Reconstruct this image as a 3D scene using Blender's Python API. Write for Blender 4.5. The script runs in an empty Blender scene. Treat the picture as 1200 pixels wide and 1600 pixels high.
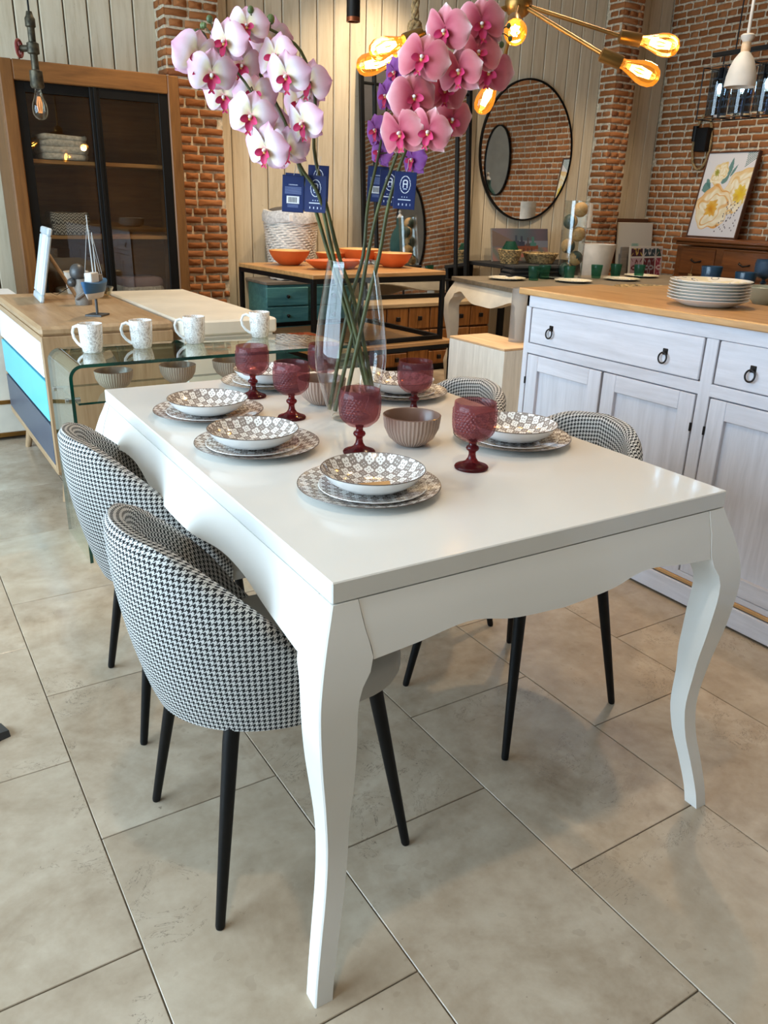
import bpy, bmesh, math, random
from mathutils import Vector, Matrix
random.seed(11)
PI = math.pi
SC = bpy.context.scene
COL = SC.collection
def lin(c):
    if isinstance(c, str): c = tuple(int(c[i:i+2], 16) for i in (0, 2, 4))
    c = [v/255.0 for v in c]
    return tuple(v/12.92 if v <= .04045 else ((v+.055)/1.055)**2.4 for v in c) + (1.0,)

# ------------------------------------------------------------------ camera, world, lights, exposure
CAM_R = Vector((0.848447, -0.528546, 0.027862)); CAM_U = Vector((0.169603, 0.321366, 0.931643)); CAM_F = Vector((0.501370, 0.785725, -0.362305))
CAM_P = Vector((0, 0, 1.3011))
cam_d = bpy.data.cameras.new('camera'); cam = bpy.data.objects.new('camera', cam_d); COL.objects.link(cam)
m = Matrix((CAM_R, CAM_U, -CAM_F)).transposed().to_4x4(); m.translation = CAM_P
cam.matrix_world = m
cam_d.sensor_fit = 'VERTICAL'; cam_d.sensor_height = 36; cam_d.sensor_width = 27
cam_d.lens = 1239.3*36/1600; cam_d.clip_start = .02; cam_d.clip_end = 60
SC.camera = cam
SC.view_settings.view_transform = 'Standard'; SC.view_settings.look = 'None'
SC.view_settings.gamma = 1; SC.view_settings.use_curve_mapping = False
SC.view_settings.exposure = 0.18
SC.cycles.use_denoising = True
SC.cycles.max_bounces = 10; SC.cycles.transparent_max_bounces = 24; SC.cycles.glossy_bounces = 6
SC.cycles.sample_clamp_indirect = 6
W = bpy.data.worlds.new('world'); SC.world = W; W.use_nodes = True
bgn = W.node_tree.nodes['Background']; bgn.inputs[0].default_value = (.75, .88, 1, 1); bgn.inputs[1].default_value = 1.2

def area(name, loc, rot, sx, sy, power, color, spread=PI):
    l = bpy.data.lights.new(name, 'AREA'); l.shape = 'RECTANGLE'; l.size = sx; l.size_y = sy; l.energy = power; l.color = color; l.spread = spread
    o = bpy.data.objects.new(name, l); COL.objects.link(o); o.location = loc; o.rotation_euler = rot
    return o
# daylight arriving through the shop window in wall_left
area('window_daylight', (-2.75, 2.4, 1.65), (0, -PI/2, 0), 2.7, 4.5, 400, (.67, .84, 1.0))

# ------------------------------------------------------------------ node helpers
class X:
    """tiny expression wrapper over shader math nodes"""
    def __init__(s, nt, sock): s.nt = nt; s.k = sock
    def _op(s, op, *a):
        n = s.nt.nodes.new('ShaderNodeMath'); n.operation = op
        for i, v in enumerate((s,)+a):
            if isinstance(v, X): s.nt.links.new(v.k, n.inputs[i])
            else: n.inputs[i].default_value = v
        return X(s.nt, n.outputs[0])
    def __add__(s, o): return s._op('ADD', o)
    def __sub__(s, o): return s._op('SUBTRACT', o)
    def __mul__(s, o): return s._op('MULTIPLY', o)
    def mod(s, o): return s._op('FLOORED_MODULO', o)
    def floor(s): return s._op('FLOOR')
    def frac(s): return s._op('FRACT')
    def abs(s): return s._op('ABSOLUTE')
    def lt(s, o): return s._op('LESS_THAN', o)
    def gt(s, o): return s._op('GREATER_THAN', o)
    def mx(s, o): return s._op('MAXIMUM', o)
    def mn(s, o): return s._op('MINIMUM', o)
    def pw(s, o): return s._op('POWER', o)
    def sin(s): return s._op('SINE')
    def sqrt(s): return s._op('SQRT')
    def clamp(s): return s._op('MAXIMUM', 0.0)._op('MINIMUM', 1.0)

class Mat:
    def __init__(s, name, rough=.5, metal=0, spec=.5, base=(200, 200, 200), coat=0):
        s.m = bpy.data.materials.new(name); s.m.use_nodes = True; s.nt = s.m.node_tree
        s.b = s.nt.nodes['Principled BSDF']; s.out = s.nt.nodes['Material Output']
        s.b.inputs['Roughness'].default_value = rough; s.b.inputs['Metallic'].default_value = metal
        s.b.inputs['Specular IOR Level'].default_value = spec
        s.b.inputs['Base Color'].default_value = lin(base)
        s.b.inputs['Coat Weight'].default_value = coat; s.b.inputs['Coat Roughness'].default_value = .08
    def n(s, t, **kw):
        n = s.nt.nodes.new(t)
        for k, v in kw.items(): setattr(n, k, v)
        return n
    def coord(s, which='Object', scale=(1, 1, 1), rnd=0):
        tc = s.n('ShaderNodeTexCoord'); mp = s.n('ShaderNodeMapping'); mp.inputs['Scale'].default_value = scale
        s.nt.links.new(tc.outputs[which], mp.inputs['Vector'])
        if rnd:
            oi = s.n('ShaderNodeObjectInfo'); v = s.n('ShaderNodeVectorMath', operation='MULTIPLY_ADD')
            cx = s.n('ShaderNodeCombineXYZ')
            for i in range(3): s.nt.links.new(oi.outputs['Random'], cx.inputs[i])
            s.nt.links.new(cx.outputs[0], v.inputs[0]); v.inputs[1].default_value = (rnd, rnd*1.7, rnd*2.3)
            s.nt.links.new(mp.outputs[0], v.inputs[2]); return v.outputs[0]
        return mp.outputs[0]
    def noise(s, vec, scale, detail=4, rough=.55, dist=0):
        n = s.n('ShaderNodeTexNoise'); n.inputs['Scale'].default_value = scale; n.inputs['Detail'].default_value = detail
        n.inputs['Roughness'].default_value = rough; n.inputs['Distortion'].default_value = dist
        s.nt.links.new(vec, n.inputs['Vector']); return X(s.nt, n.outputs[0])
    def xyz(s, vec):
        n = s.n('ShaderNodeSeparateXYZ'); s.nt.links.new(vec, n.inputs[0]); return [X(s.nt, o) for o in n.outputs]
    def ramp(s, fac, stops, interp='LINEAR'):
        n = s.n('ShaderNodeValToRGB'); cr = n.color_ramp; cr.interpolation = interp
        while len(cr.elements) < len(stops): cr.elements.new(.5)
        for e, (p, c) in zip(cr.elements, stops): e.position = p; e.color = lin(c)
        s.nt.links.new(fac.k, n.inputs[0]); return n.outputs[0]
    def mix(s, fac, a, b, mode='MIX'):
        n = s.n('ShaderNodeMix', data_type='RGBA', blend_type=mode)
        for i, v in ((0, fac), (6, a), (7, b)):
            if isinstance(v, X): s.nt.links.new(v.k, n.inputs[i])
            elif isinstance(v, (float, int)): n.inputs[i].default_value = v
            elif isinstance(v, (tuple, str)): n.inputs[i].default_value = lin(v)
            else: s.nt.links.new(v, n.inputs[i])
        return n.outputs[2]
    def color(s, sock): s.nt.links.new(sock, s.b.inputs['Base Color']); return s
    def bump(s, h, strength=.3, dist=.002):
        n = s.n('ShaderNodeBump'); n.inputs['Strength'].default_value = strength; n.inputs['Distance'].default_value = dist
        s.nt.links.new(h.k, n.inputs['Height']); s.nt.links.new(n.outputs[0], s.b.inputs['Normal']); return s
    def rnd(s):
        n = s.n('ShaderNodeObjectInfo'); return X(s.nt, n.outputs['Random'])
    def rough(s, x): s.nt.links.new(x.k, s.b.inputs['Roughness']); return s

def plain(name, base, rough=.5, metal=0, var=.06, scale=6, coat=0, spec=.5, bump=0, bscale=60):
    M = Mat(name, rough, metal, spec, base, coat); v = M.coord()
    f = M.noise(v, scale, 3)
    d = tuple(max(0, int(c*(1-var*2))) for c in base); l = tuple(min(255, int(c*(1+var))) for c in base)
    M.color(M.ramp(f, [(.3, d), (.7, l)]))
    if bump: M.bump(M.noise(v, bscale, 4), bump, .002)
    return M.m
def wood(name, dark, light, axis=0, scale=1.0, rough=.45, coat=0, mid=None):
    M = Mat(name, rough, 0, .4, light, coat); st = [9, 9, 9]; st[axis] = .8
    v = M.coord('Object', tuple(a*scale for a in st), rnd=7)
    f = M.noise(v, 2.2, 6, .6, 1.2); g = M.noise(v, 14, 3, .6)
    h = f*.75+g*.25
    stops = [(.32, dark), (.68, light)] if mid is None else [(.3, dark), (.48, mid), (.7, light)]
    M.color(M.ramp(h, stops)); M.bump(g, .08, .001)
    return M.m
def thin_glass(name, tint=(250, 252, 250), rough=0.0, ior=1.45, gloss=1.0):
    M = Mat(name); t = M.n('ShaderNodeBsdfTransparent'); t.inputs[0].default_value = lin(tint)
    g = M.n('ShaderNodeBsdfGlossy'); g.inputs['Roughness'].default_value = rough; g.inputs[0].default_value = (gloss, gloss, gloss, 1)
    lw = M.n('ShaderNodeLayerWeight'); lw.inputs[0].default_value = .5; fx = X(M.nt, lw.outputs['Facing']).pw(3.4)*.8+.045
    mx = M.n('ShaderNodeMixShader'); M.nt.links.new(fx.k, mx.inputs[0]); M.nt.links.new(t.outputs[0], mx.inputs[1]); M.nt.links.new(g.outputs[0], mx.inputs[2])
    M.nt.links.new(mx.outputs[0], M.out.inputs[0]); M.nt.nodes.remove(M.b)
    return M.m
def emit(name, color, strength):
    M = Mat(name, base=(0, 0, 0)); M.b.inputs['Emission Color'].default_value = lin(color); M.b.inputs['Emission Strength'].default_value = strength
    return M.m

# ------------------------------------------------------------------ materials
m_white = plain('white_lacquer', (232, 229, 222), .17, var=.012, scale=2, coat=.25)
m_ivory = plain('ivory_paint', (214, 206, 190), .4, var=.03)
m_taupe_top = wood('taupe_oak', (98, 88, 74), (128, 116, 98), 0, 1.0, .45)
def mk_hound():
    M = Mat('houndstooth_wool', .9, 0, .15); T = .00135
    tc = M.n('ShaderNodeTexCoord'); u, v, _ = M.xyz(tc.outputs['UV'])
    x = (u*(1/T)).floor(); y = (v*(1/T)).floor()
    warp = x.mod(8.0).lt(3.5); weft = y.mod(8.0).lt(3.5)
    tw = (x+y).mod(4.0).lt(1.5)
    dark = warp*tw + weft*((tw*-1.0)+1.0)
    f = M.noise(M.coord('Object'), 300, 2)
    c = M.mix(dark.clamp(), (212, 210, 205), (9, 10, 14))
    M.color(M.mix(.05, c, M.ramp(f, [(.3, (90, 90, 92)), (.7, (190, 190, 190))])))
    M.bump(((u*(PI/T)).sin().abs()+(v*(PI/T)).sin().abs()), .35, .001)
    return M.m
m_hound = mk_hound()
m_seat = plain('grey_felt', (176, 172, 164), .9, var=.03, spec=.2)
m_black = plain('black_metal', (5, 5, 6), .5, var=.1, spec=.25)
m_blackwood = plain('black_door_frame', (12, 10, 9), .5, var=.1, spec=.2)
def mk_tile():
    M = Mat('travertine', .3, 0, .5); v = M.coord('Object', rnd=13)
    a = M.noise(v, 3.2, 5, .6, .8); b = M.noise(v, 14, 5, .65); c = M.noise(v, 55, 3, .6)
    base = M.ramp(a*.62+b*.38, [(.30, (142, 121, 98)), (.44, (171, 152, 129)), (.58, (191, 174, 152)), (.75, (208, 195, 174))])
    base = M.mix(M.rnd()*.3, base, (172, 158, 136))
    spots = M.noise(v, 26, 2, .4).gt(.70); pits = c.gt(.735)
    base = M.mix(spots*.16, base, (128, 110, 90)); base = M.mix(pits*.55, base, (104, 92, 78))
    cr = M.noise(v, 5.5, 6, .7, 2.0); crack = (cr-.5).abs().lt(.0035)*M.noise(v, 2.1, 2).gt(.58)
    base = M.mix(crack*.65, base, (84, 74, 62))
    M.color(base); M.rough(b*.22+.09); M.bump(pits*-1.0+1.0, .2, .001)
    return M.m
m_tile = mk_tile()
m_grout = plain('dark_grout', (120, 108, 92), .8, var=.15, scale=30)
def mk_brick(attr):
    M = Mat('brick_attr' if attr else 'brick', .85, 0, .25); v = M.coord('Object', rnd=0 if attr else 9)
    if attr:
        n = M.n('ShaderNodeAttribute', attribute_name='tone'); r = X(M.nt, n.outputs['Fac'])
    else: r = M.rnd()
    base = M.ramp(r, [(0, (140, 86, 46)), (.35, (157, 98, 54)), (.7, (172, 114, 70)), (1, (124, 75, 44))])
    f = M.noise(v, 22, 5, .7); g = M.noise(v, 70, 4, .7)
    base = M.mix(((f-.5)*1.6+.05).clamp(), base, (104, 62, 38)); base = M.mix(g.gt(.66)*.4, base, (176, 146, 116))
    M.color(base); M.bump(f*.6+g*.4, .6, .004)
    return M.m
m_brick = mk_brick(False); m_brick_a = mk_brick(True)
m_mortar = plain('mortar', (206, 190, 164), .95, var=.1, scale=40, spec=.2, bump=.6, bscale=90)
def mk_plank():
    M = Mat('cream_plank', .6, 0, .3); v = M.coord('Object', (9, 9, .8), rnd=5)
    f = M.noise(v, 3, 6, .65, .6); w = M.noise(M.coord('Object', rnd=9), 30, 4, .7).gt(.70)
    c = M.ramp(f, [(.3, (190, 174, 146)), (.5, (206, 192, 166)), (.75, (216, 204, 180))])
    c = M.mix(M.rnd()*.25, c, (186, 170, 142)); c = M.mix(w*.5, c, (150, 128, 98)); M.color(c); M.bump(f, .12, .002)
    return M.m
m_plank = mk_plank(); m_groove = plain('groove_shadow_board', (58, 48, 36), .9)
m_ceil = plain('ceiling_white', (225, 222, 215), .9, var=.02)
m_wall_dim = plain('bounce_dimmed_plaster', (150, 138, 122), .9, var=.03)  # off-camera walls toned darker to cut bounce onto the table's near face
m_oak = wood('golden_oak', (166, 122, 74), (204, 162, 110), 1, 1.2, .4)
m_oak_x = wood('golden_oak_x', (150, 106, 60), (190, 146, 94), 0, 1.2, .4)
m_oaklt = wood('pale_oak', (150, 118, 84), (182, 152, 116), 1, .9, .42)
m_oaklt_z = wood('pale_oak_upright', (150, 118, 84), (182, 152, 116), 2, .9, .42)
m_cabwood = wood('honey_wood', (92, 57, 24), (130, 86, 42), 2, .9, .45)
m_cabwood_x = wood('honey_wood_x', (92, 57, 24), (130, 86, 42), 0, .9, .45)
m_rustic = wood('acacia', (92, 54, 22), (170, 116, 62), 2, 1.3, .45, mid=(138, 88, 42))
m_rustic_top = wood('pale_acacia_top', (150, 124, 92), (190, 166, 130), 0, 1, .45)
m_chest = wood('mahogany', (82, 44, 16), (124, 72, 32), 1, 1.0, .4)
m_wwash = wood('white_washed_pine', (190, 188, 194), (214, 213, 220), 1, 1.0, .5)
m_wwash_z = wood('white_washed_pine_z', (190, 188, 194), (214, 213, 220), 2, 1.0, .5)
m_block = wood('chalky_white_block', (206, 206, 202), (240, 240, 236), 2, 1.1, .7)
m_blocktop = wood('pine_end', (196, 158, 118), (226, 194, 156), 1, 1.2, .55)
m_teal = wood('teal_chest_paint', (58, 116, 120), (96, 160, 160), 0, 1.0, .55)
m_greywood = wood('grey_wood', (104, 96, 88), (140, 130, 118), 0, 1, .6)
m_blue = plain('turquoise_lacquer', (96, 196, 222), .35, var=.01); m_slate = plain('slate_lacquer', (72, 80, 94), .4, var=.02)
m_whitelac = plain('white_drawer_lacquer', (236, 236, 238), .3, var=.01)
m_cream = plain('cream_lacquer', (226, 216, 198), .35, var=.02)
m_orange = plain('orange_bamboo', (206, 92, 36), .45, var=.05); m_orange_in = plain('bamboo_interior', (214, 170, 110), .5, var=.06)
m_brass = plain('aged_brass', (140, 104, 56), .35, .9, var=.12); m_chrome = plain('chrome', (200, 200, 200), .15, 1)
m_iron = plain('iron_pull', (34, 30, 28), .45, .6); m_pipe = plain('rusty_pipe', (72, 66, 52), .5, .7, var=.25, scale=40)
m_redvalve = plain('red_valve', (110, 34, 30), .5); m_copper = plain('copper_rim', (150, 84, 54), .3, .9)
m_vase = thin_glass('clear_vase_glass', (247, 249, 248), 0, 1.5); m_pane = thin_glass('clear_pane', (244, 248, 250))
m_cabpane = thin_glass('cabinet_pane', (238, 234, 226), 0, 1.4)
m_sheet = thin_glass('console_glass', (238, 248, 243), 0, 1.45); m_edge = plain('green_glass_edge', (6, 62, 50), .1, var=.2, coat=.5)
m_wineglass = None
def mk_goblet(name, tint, body, k):
    M = Mat(name, .22, 0, .6, body, .4); t = M.n('ShaderNodeBsdfTransparent'); t.inputs[0].default_value = lin(tint)
    mx = M.n('ShaderNodeMixShader'); mx.inputs[0].default_value = k
    M.nt.links.new(t.outputs[0], mx.inputs[1]); M.nt.links.new(M.b.outputs[0], mx.inputs[2]); M.nt.links.new(mx.outputs[0], M.out.inputs[0])
    return M.m
m_gob = mk_goblet('mauve_pressed_glass', (230, 202, 204), (132, 76, 82), .22)
m_gobstem = mk_goblet('mauve_stem_glass', (186, 100, 102), (92, 26, 32), .35)
m_green = mk_goblet('green_tumbler_glass', (176, 216, 200), (58, 108, 90), .2)
m_wrap = mk_goblet('wrapped_acrylic', (236, 236, 236), (214, 210, 206), .22)
m_navy = mk_goblet('navy_tumbler_glass', (130, 156, 176), (44, 78, 104), .5)
def mk_plate(name, dark, light, cell=.0158):
    M = Mat(name, .12, 0, .6, (235, 233, 230), .3); tc = M.n('ShaderNodeTexCoord'); x, y, z = M.xyz(tc.outputs['Object'])
    u = x*(1/cell); v = y*(1/cell); par = (u.floor()+v.floor()).mod(2.0)
    a = (u.frac()-.5).abs(); b = (v.frac()-.5).abs()
    def dist(cx, cy): return ((a-cx)*(a-cx)+(b-cy)*(b-cy)).sqrt()
    quat = dist(.25, .25).lt(.27); core = dist(0, 0).lt(.16)
    petal = dist(.16, .16).lt(.085)
    lightcell = quat.mx(core)
    white = par*lightcell*((petal*-1.0)+1.0)
    darkcell = ((par*-1.0)+1.0)*petal*.8
    fac = (white + darkcell + par*lightcell*0.0).clamp()
    M.color(M.mix(fac, dark, light)); return M.m
m_pat = mk_plate('patterned_glaze', (146, 134, 126), (240, 237, 232))
m_porc = plain('white_porcelain', (234, 233, 230), .12, var=.01, coat=.3); m_rim = plain('grey_rim', (98, 84, 74), .3)
def mk_taupe():
    M = Mat('ribbed_stoneware', .45, 0, .4); tc = M.n('ShaderNodeTexCoord'); u, v, _ = M.xyz(tc.outputs['UV'])
    r = (u*(2*PI*44)).sin()*.5+.5; f = M.noise(M.coord(), 30, 3)
    M.color(M.mix(r, M.ramp(f, [(.3, (134, 108, 94)), (.7, (150, 124, 108))]), (176, 152, 136))); M.bump(r, .6, .002); return M.m
m_ribbed = mk_taupe(); m_stone_in = plain('stoneware_glaze', (128, 100, 86), .25, var=.06); m_ribpale = m_ribbed
def mk_mug():
    M = Mat('speckled_mug', .18, 0, .6, (232, 230, 226), .3); v = M.coord()
    a = M.noise(v, 100, 3, .6, 1.5); b = M.noise(v, 45, 2, .6)
    s = ((a-.5).abs().lt(.03))*b.gt(.46); s2 = M.noise(v, 130, 2).gt(.585)*.8
    M.color(M.mix((s+s2).clamp()*.6, (234, 231, 226), (124, 102, 86))); return M.m
m_mug = mk_mug()
m_enamel = plain('cream_enamel', (214, 204, 190), .3)
m_mirror = Mat('mirror', .02, 1, .5, (232, 232, 230)).m
m_wicker = plain('white_wicker', (226, 218, 206), .8, var=.05, scale=40); m_linen = plain('linen', (196, 194, 190), .95, var=.08, scale=60, bump=.4)
m_lingrey = plain('charcoal_linen', (74, 70, 66), .95); m_blackcloth = plain('black_cloth', (18, 18, 20), .95)
m_lilac = plain('dusty_pink_cloth', (150, 132, 140), .95); m_tan = plain('tan_cord', (150, 124, 84), .9, var=.15, scale=80)
def mk_knit():
    M = Mat('zigzag_knit', .95, 0, .2); x, y, z = M.xyz(M.coord())
    zz = ((x*40).frac()-.5).abs()*.03+z+y; d = (zz*55).frac().lt(.5)
    M.color(M.mix(d, (70, 66, 66), (170, 166, 160))); return M.m
m_knit = mk_knit()
m_stem = plain('orchid_stem_green', (68, 72, 30), .55, var=.15, scale=20); m_bud = plain('orchid_bud', (84, 100, 50), .5, var=.12, scale=40)
def mk_petal(name, stops):
    M = Mat(name, .55, 0, .3); n = M.n('ShaderNodeAttribute', attribute_name='Col'); r, g, b = M.xyz(n.outputs['Color'])
    f = M.noise(M.coord('Object', (1, 1, 1)), 60, 3); 
    M.color(M.ramp((r + (f-.5)*.12).clamp(), stops))
    M.b.inputs['Subsurface Weight'].default_value = .12; M.b.inputs['Subsurface Radius'].default_value = (.01, .006, .006)
    return M.m
m_pwhite = mk_petal('petal_white_pink', [(0, (226, 150, 160)), (.18, (232, 220, 180)), (.42, (236, 220, 226)), (.66, (230, 194, 210)), (1, (220, 160, 186))])
m_prose = mk_petal('petal_rose', [(0, (136, 30, 58)), (.22, (176, 70, 88)), (.55, (200, 110, 120)), (.8, (212, 142, 148)), (.9, (224, 170, 174)), (.99, (240, 222, 222))])
m_ppurple = mk_petal('petal_purple', [(0, (110, 40, 110)), (.5, (136, 66, 146)), (1, (154, 92, 168))])
m_lip = mk_petal('lip_magenta', [(0, (206, 120, 60)), (.25, (178, 30, 70)), (1, (206, 60, 116))])
m_throat = plain('yellow_throat', (226, 190, 110), .5)
m_amber = None
def mk_amber():
    M = Mat('amber_bulb_glass'); t = M.n('ShaderNodeBsdfTransparent'); t.inputs[0].default_value = lin((255, 214, 130))
    g = M.n('ShaderNodeBsdfGlossy'); g.inputs['Roughness'].default_value = .03; e = M.n('ShaderNodeEmission'); e.inputs[0].default_value = lin((255, 160, 50)); e.inputs[1].default_value = .22
    fr = M.n('ShaderNodeFresnel'); mx = M.n('ShaderNodeMixShader'); ad = M.n('ShaderNodeAddShader')
    for a, b in ((fr.outputs[0], mx.inputs[0]), (t.outputs[0], mx.inputs[1]), (g.outputs[0], mx.inputs[2]), (mx.outputs[0], ad.inputs[0]), (e.outputs[0], ad.inputs[1]), (ad.outputs[0], M.out.inputs[0])): M.nt.links.new(a, b)
    return M.m
m_amber = mk_amber(); m_fil = emit('warm_filament', (255, 222, 150), 60); m_filcool = emit('cool_filament', (200, 232, 255), 70)
m_clearbulb = thin_glass('clear_bulb', (240, 235, 220)); m_smoke = thin_glass('smoked_blue_glass', (150, 168, 190))
m_spotlens = emit('warm_lens', (255, 206, 140), 20)
m_tagnavy = plain('navy_card', (20, 34, 78), .5, var=.05); m_string = plain('white_string', (200, 200, 196), .8)
def mk_print():
    M = Mat('printed_sheet', .5, 0, .4); n = M.n('ShaderNodeAttribute', attribute_name='Col'); M.color(n.outputs['Color']); return M.m
m_print = mk_print()
m_frame_w = plain('silver_white_frame', (190, 200, 206), .4); m_boatblue = plain('blue_hull', (42, 94, 136), .5, var=.1); m_boatwhite = plain('white_hull', (214, 210, 204), .6)
m_green_felt = plain('green_dummy_cloth', (54, 92, 86), .9); m_potwhite = plain('white_pot', (206, 198, 186), .6); m_lampshade = plain('white_lamp_shade', (222, 214, 202), .8)
m_ballwood = wood('ball_wood', (150, 112, 66), (196, 158, 106), 0, 4, .5); m_ballgreen = plain('ball_green', (38, 64, 58), .5)
m_grey_metal = plain('grey_metal', (84, 84, 84), .45, .5)
m_basketb = plain('seagrass', (150, 126, 84), .85, var=.3, scale=50); m_brown_frame = plain('walnut_edge', (84, 52, 32), .5)

# ------------------------------------------------------------------ mesh helpers
class MB:
    def __init__(s): s.v = []; s.f = []; s.mi = []; s.uv = {}; s.c = {}; s.mats = []
    def mat(s, m):
        if m not in s.mats: s.mats.append(m)
        return s.mats.index(m)
    def add(s, vs, fs, m, uv=None, col=None, xf=None):
        b = len(s.v); k = s.mat(m)
        for i, p in enumerate(vs):
            p = Vector(p)
            if xf is not None: p = xf @ p
            s.v.append(p)
            if uv: s.uv[b+i] = uv[i]
            if col: s.c[b+i] = col[i]
        for f in fs: s.f.append(tuple(b+i for i in f)); s.mi.append(k)
        return s
    def box(s, c, d, m, bev=0, xf=None):
        x, y, z = d[0]/2, d[1]/2, d[2]/2; c = Vector(c)
        if bev <= 0:
            vs = [c+Vector((sx*x, sy*y, sz*z)) for sx in (-1, 1) for sy in (-1, 1) for sz in (-1, 1)]
            return s.add(vs, [(0, 1, 3, 2), (4, 6, 7, 5), (0, 4, 5, 1), (2, 3, 7, 6), (0, 2, 6, 4), (1, 5, 7, 3)], m, xf=xf)
        bev = min(bev, x*.9, y*.9, z*.9); vs = []; idx = {}
        for sx in (-1, 1):
            for sy in (-1, 1):
                for sz in (-1, 1):
                    for a in range(3):
                        e = [x-bev, y-bev, z-bev]; e[a] = (x, y, z)[a]
                        idx[(sx, sy, sz, a)] = len(vs); vs.append(c+Vector((sx*e[0], sy*e[1], sz*e[2])))
        fs = []
        for a in range(3):
            o = [i for i in range(3) if i != a]
            for sg in (-1, 1):
                q = []
                for (p, r) in ((-1, -1), (1, -1), (1, 1), (-1, 1)):
                    k = [0, 0, 0]; k[a] = sg; k[o[0]] = p; k[o[1]] = r; q.append(idx[(*k, a)])
                fs.append(tuple(q) if (sg > 0) == (a != 1) else tuple(reversed(q)))
        for a in range(3):
            o = [i for i in range(3) if i != a]
            for p in (-1, 1):
                for r in (-1, 1):
                    k0 = [0, 0, 0]; k1 = [0, 0, 0]; k0[a] = -1; k1[a] = 1
                    for k in (k0, k1): k[o[0]] = p; k[o[1]] = r
                    fs.append((idx[(*k0, o[0])], idx[(*k1, o[0])], idx[(*k1, o[1])], idx[(*k0, o[1])]))
        for sx in (-1, 1):
            for sy in (-1, 1):
                for sz in (-1, 1): fs.append(tuple(idx[(sx, sy, sz, a)] for a in range(3)))
        return s.add(vs, fs, m, xf=xf)
    def lathe(s, prof, m, seg=32, c=(0, 0, 0), xf=None, sweep=1.0):
        vs = []; uv = []; fs = []; L = [0]
        for a, b in zip(prof, prof[1:]): L.append(L[-1]+math.hypot(b[0]-a[0], b[1]-a[1]))
        for i in range(seg+1):
            t = 2*PI*i/seg*sweep
            for (r, z), l in zip(prof, L): vs.append((c[0]+r*math.cos(t), c[1]+r*math.sin(t), c[2]+z)); uv.append((i/seg, l))
        n = len(prof)
        for i in range(seg):
            for j in range(n-1):
                a, b = i*n+j, (i+1)*n+j
                if prof[j][0] < 1e-6: fs.append((a, b+1, a+1))
                elif prof[j+1][0] < 1e-6: fs.append((a, b, a+1))
                else: fs.append((a, b, b+1, a+1))
        return s.add(vs, fs, m, uv=uv, xf=xf)
    def tube(s, path, r, m, seg=10, closed=False, caps=True):
        P = [Vector(p) for p in path]; n = len(P); R = r if isinstance(r, (list, tuple)) else [r]*n
        vs = []; fs = []; up = None
        for i, p in enumerate(P):
            d = (P[(i+1) % n]-P[i-1]) if closed else (P[min(i+1, n-1)]-P[max(i-1, 0)])
            d.normalize()
            if up is None: up = Vector((0, 0, 1)) if abs(d.z) < .9 else Vector((1, 0, 0))
            a = d.cross(up); a.normalize(); b = a.cross(d); up = b
            for k in range(seg):
                t = 2*PI*k/seg; vs.append(p+(a*math.cos(t)+b*math.sin(t))*R[i])
        for i in range(n if closed else n-1):
            j = (i+1) % n
            for k in range(seg): l = (k+1) % seg; fs.append((i*seg+k, i*seg+l, j*seg+l, j*seg+k))
        if caps and not closed: fs.append(tuple(reversed(range(seg)))); fs.append(tuple((n-1)*seg+k for k in range(seg)))
        return s.add(vs, fs, m)
    def ball(s, c, r, m, seg=16, rings=10, sc=(1, 1, 1), xf=None):
        vs = [(c[0], c[1], c[2]+r*sc[2])]; fs = []
        for i in range(1, rings):
            a = PI*i/rings
            for k in range(seg):
                t = 2*PI*k/seg; vs.append((c[0]+r*sc[0]*math.sin(a)*math.cos(t), c[1]+r*sc[1]*math.sin(a)*math.sin(t), c[2]+r*sc[2]*math.cos(a)))
        vs.append((c[0], c[1], c[2]-r*sc[2])); e = len(vs)-1
        for k in range(seg):
            l = (k+1) % seg; fs.append((0, 1+k, 1+l)); fs.append((e, e-seg+l, e-seg+k))
            for i in range(rings-2): fs.append((1+i*seg+k, 1+(i+1)*seg+k, 1+(i+1)*seg+l, 1+i*seg+l))
        return s.add(vs, fs, m, xf=xf)
    def prism(s, poly, z0, z1, m, xf=None):
        n = len(poly); vs = [(x, y, z0) for x, y in poly]+[(x, y, z1) for x, y in poly]
        fs = [tuple(reversed(range(n))), tuple(range(n, 2*n))]+[(i, (i+1) % n, n+(i+1) % n, n+i) for i in range(n)]
        return s.add(vs, fs, m, xf=xf)
    def grid(s, fn, nu, nv, m, uvf=None, colf=None):
        vs = []; uv = []; co = []
        for i in range(nu+1):
            for j in range(nv+1):
                u, v = i/nu, j/nv; vs.append(fn(u, v))
                if uvf: uv.append(uvf(u, v))
                if colf: co.append(colf(u, v))
        fs = [(i*(nv+1)+j, (i+1)*(nv+1)+j, (i+1)*(nv+1)+j+1, i*(nv+1)+j+1) for i in range(nu) for j in range(nv)]
        return s.add(vs, fs, m, uv=uv or None, col=co or None)
    def mesh(s, name, smooth=35):
        me = bpy.data.meshes.new(name); me.from_pydata([tuple(v) for v in s.v], [], s.f)
        for m in s.mats: me.materials.append(m)
        me.polygons.foreach_set('material_index', s.mi)
        if s.uv:
            l = me.uv_layers.new(name='UVMap'); li = [0]*len(me.loops); me.loops.foreach_get('vertex_index', li)
            l.data.foreach_set('uv', [c for i in li for c in s.uv.get(i, (0, 0))])
        if s.c:
            a = me.color_attributes.new('Col', 'FLOAT_COLOR', 'POINT')
            a.data.foreach_set('color', [c for i in range(len(s.v)) for c in s.c.get(i, (1, 1, 1, 1))])
        bm = bmesh.new(); bm.from_mesh(me); bmesh.ops.recalc_face_normals(bm, faces=bm.faces); bm.to_mesh(me); bm.free()
        if smooth:
            me.shade_smooth(); me.set_sharp_from_angle(angle=math.radians(smooth))
        return me
    def build(s, name, parent=None, smooth=35, loc=None): return obj(name, s.mesh(name, smooth), parent, loc)
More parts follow.
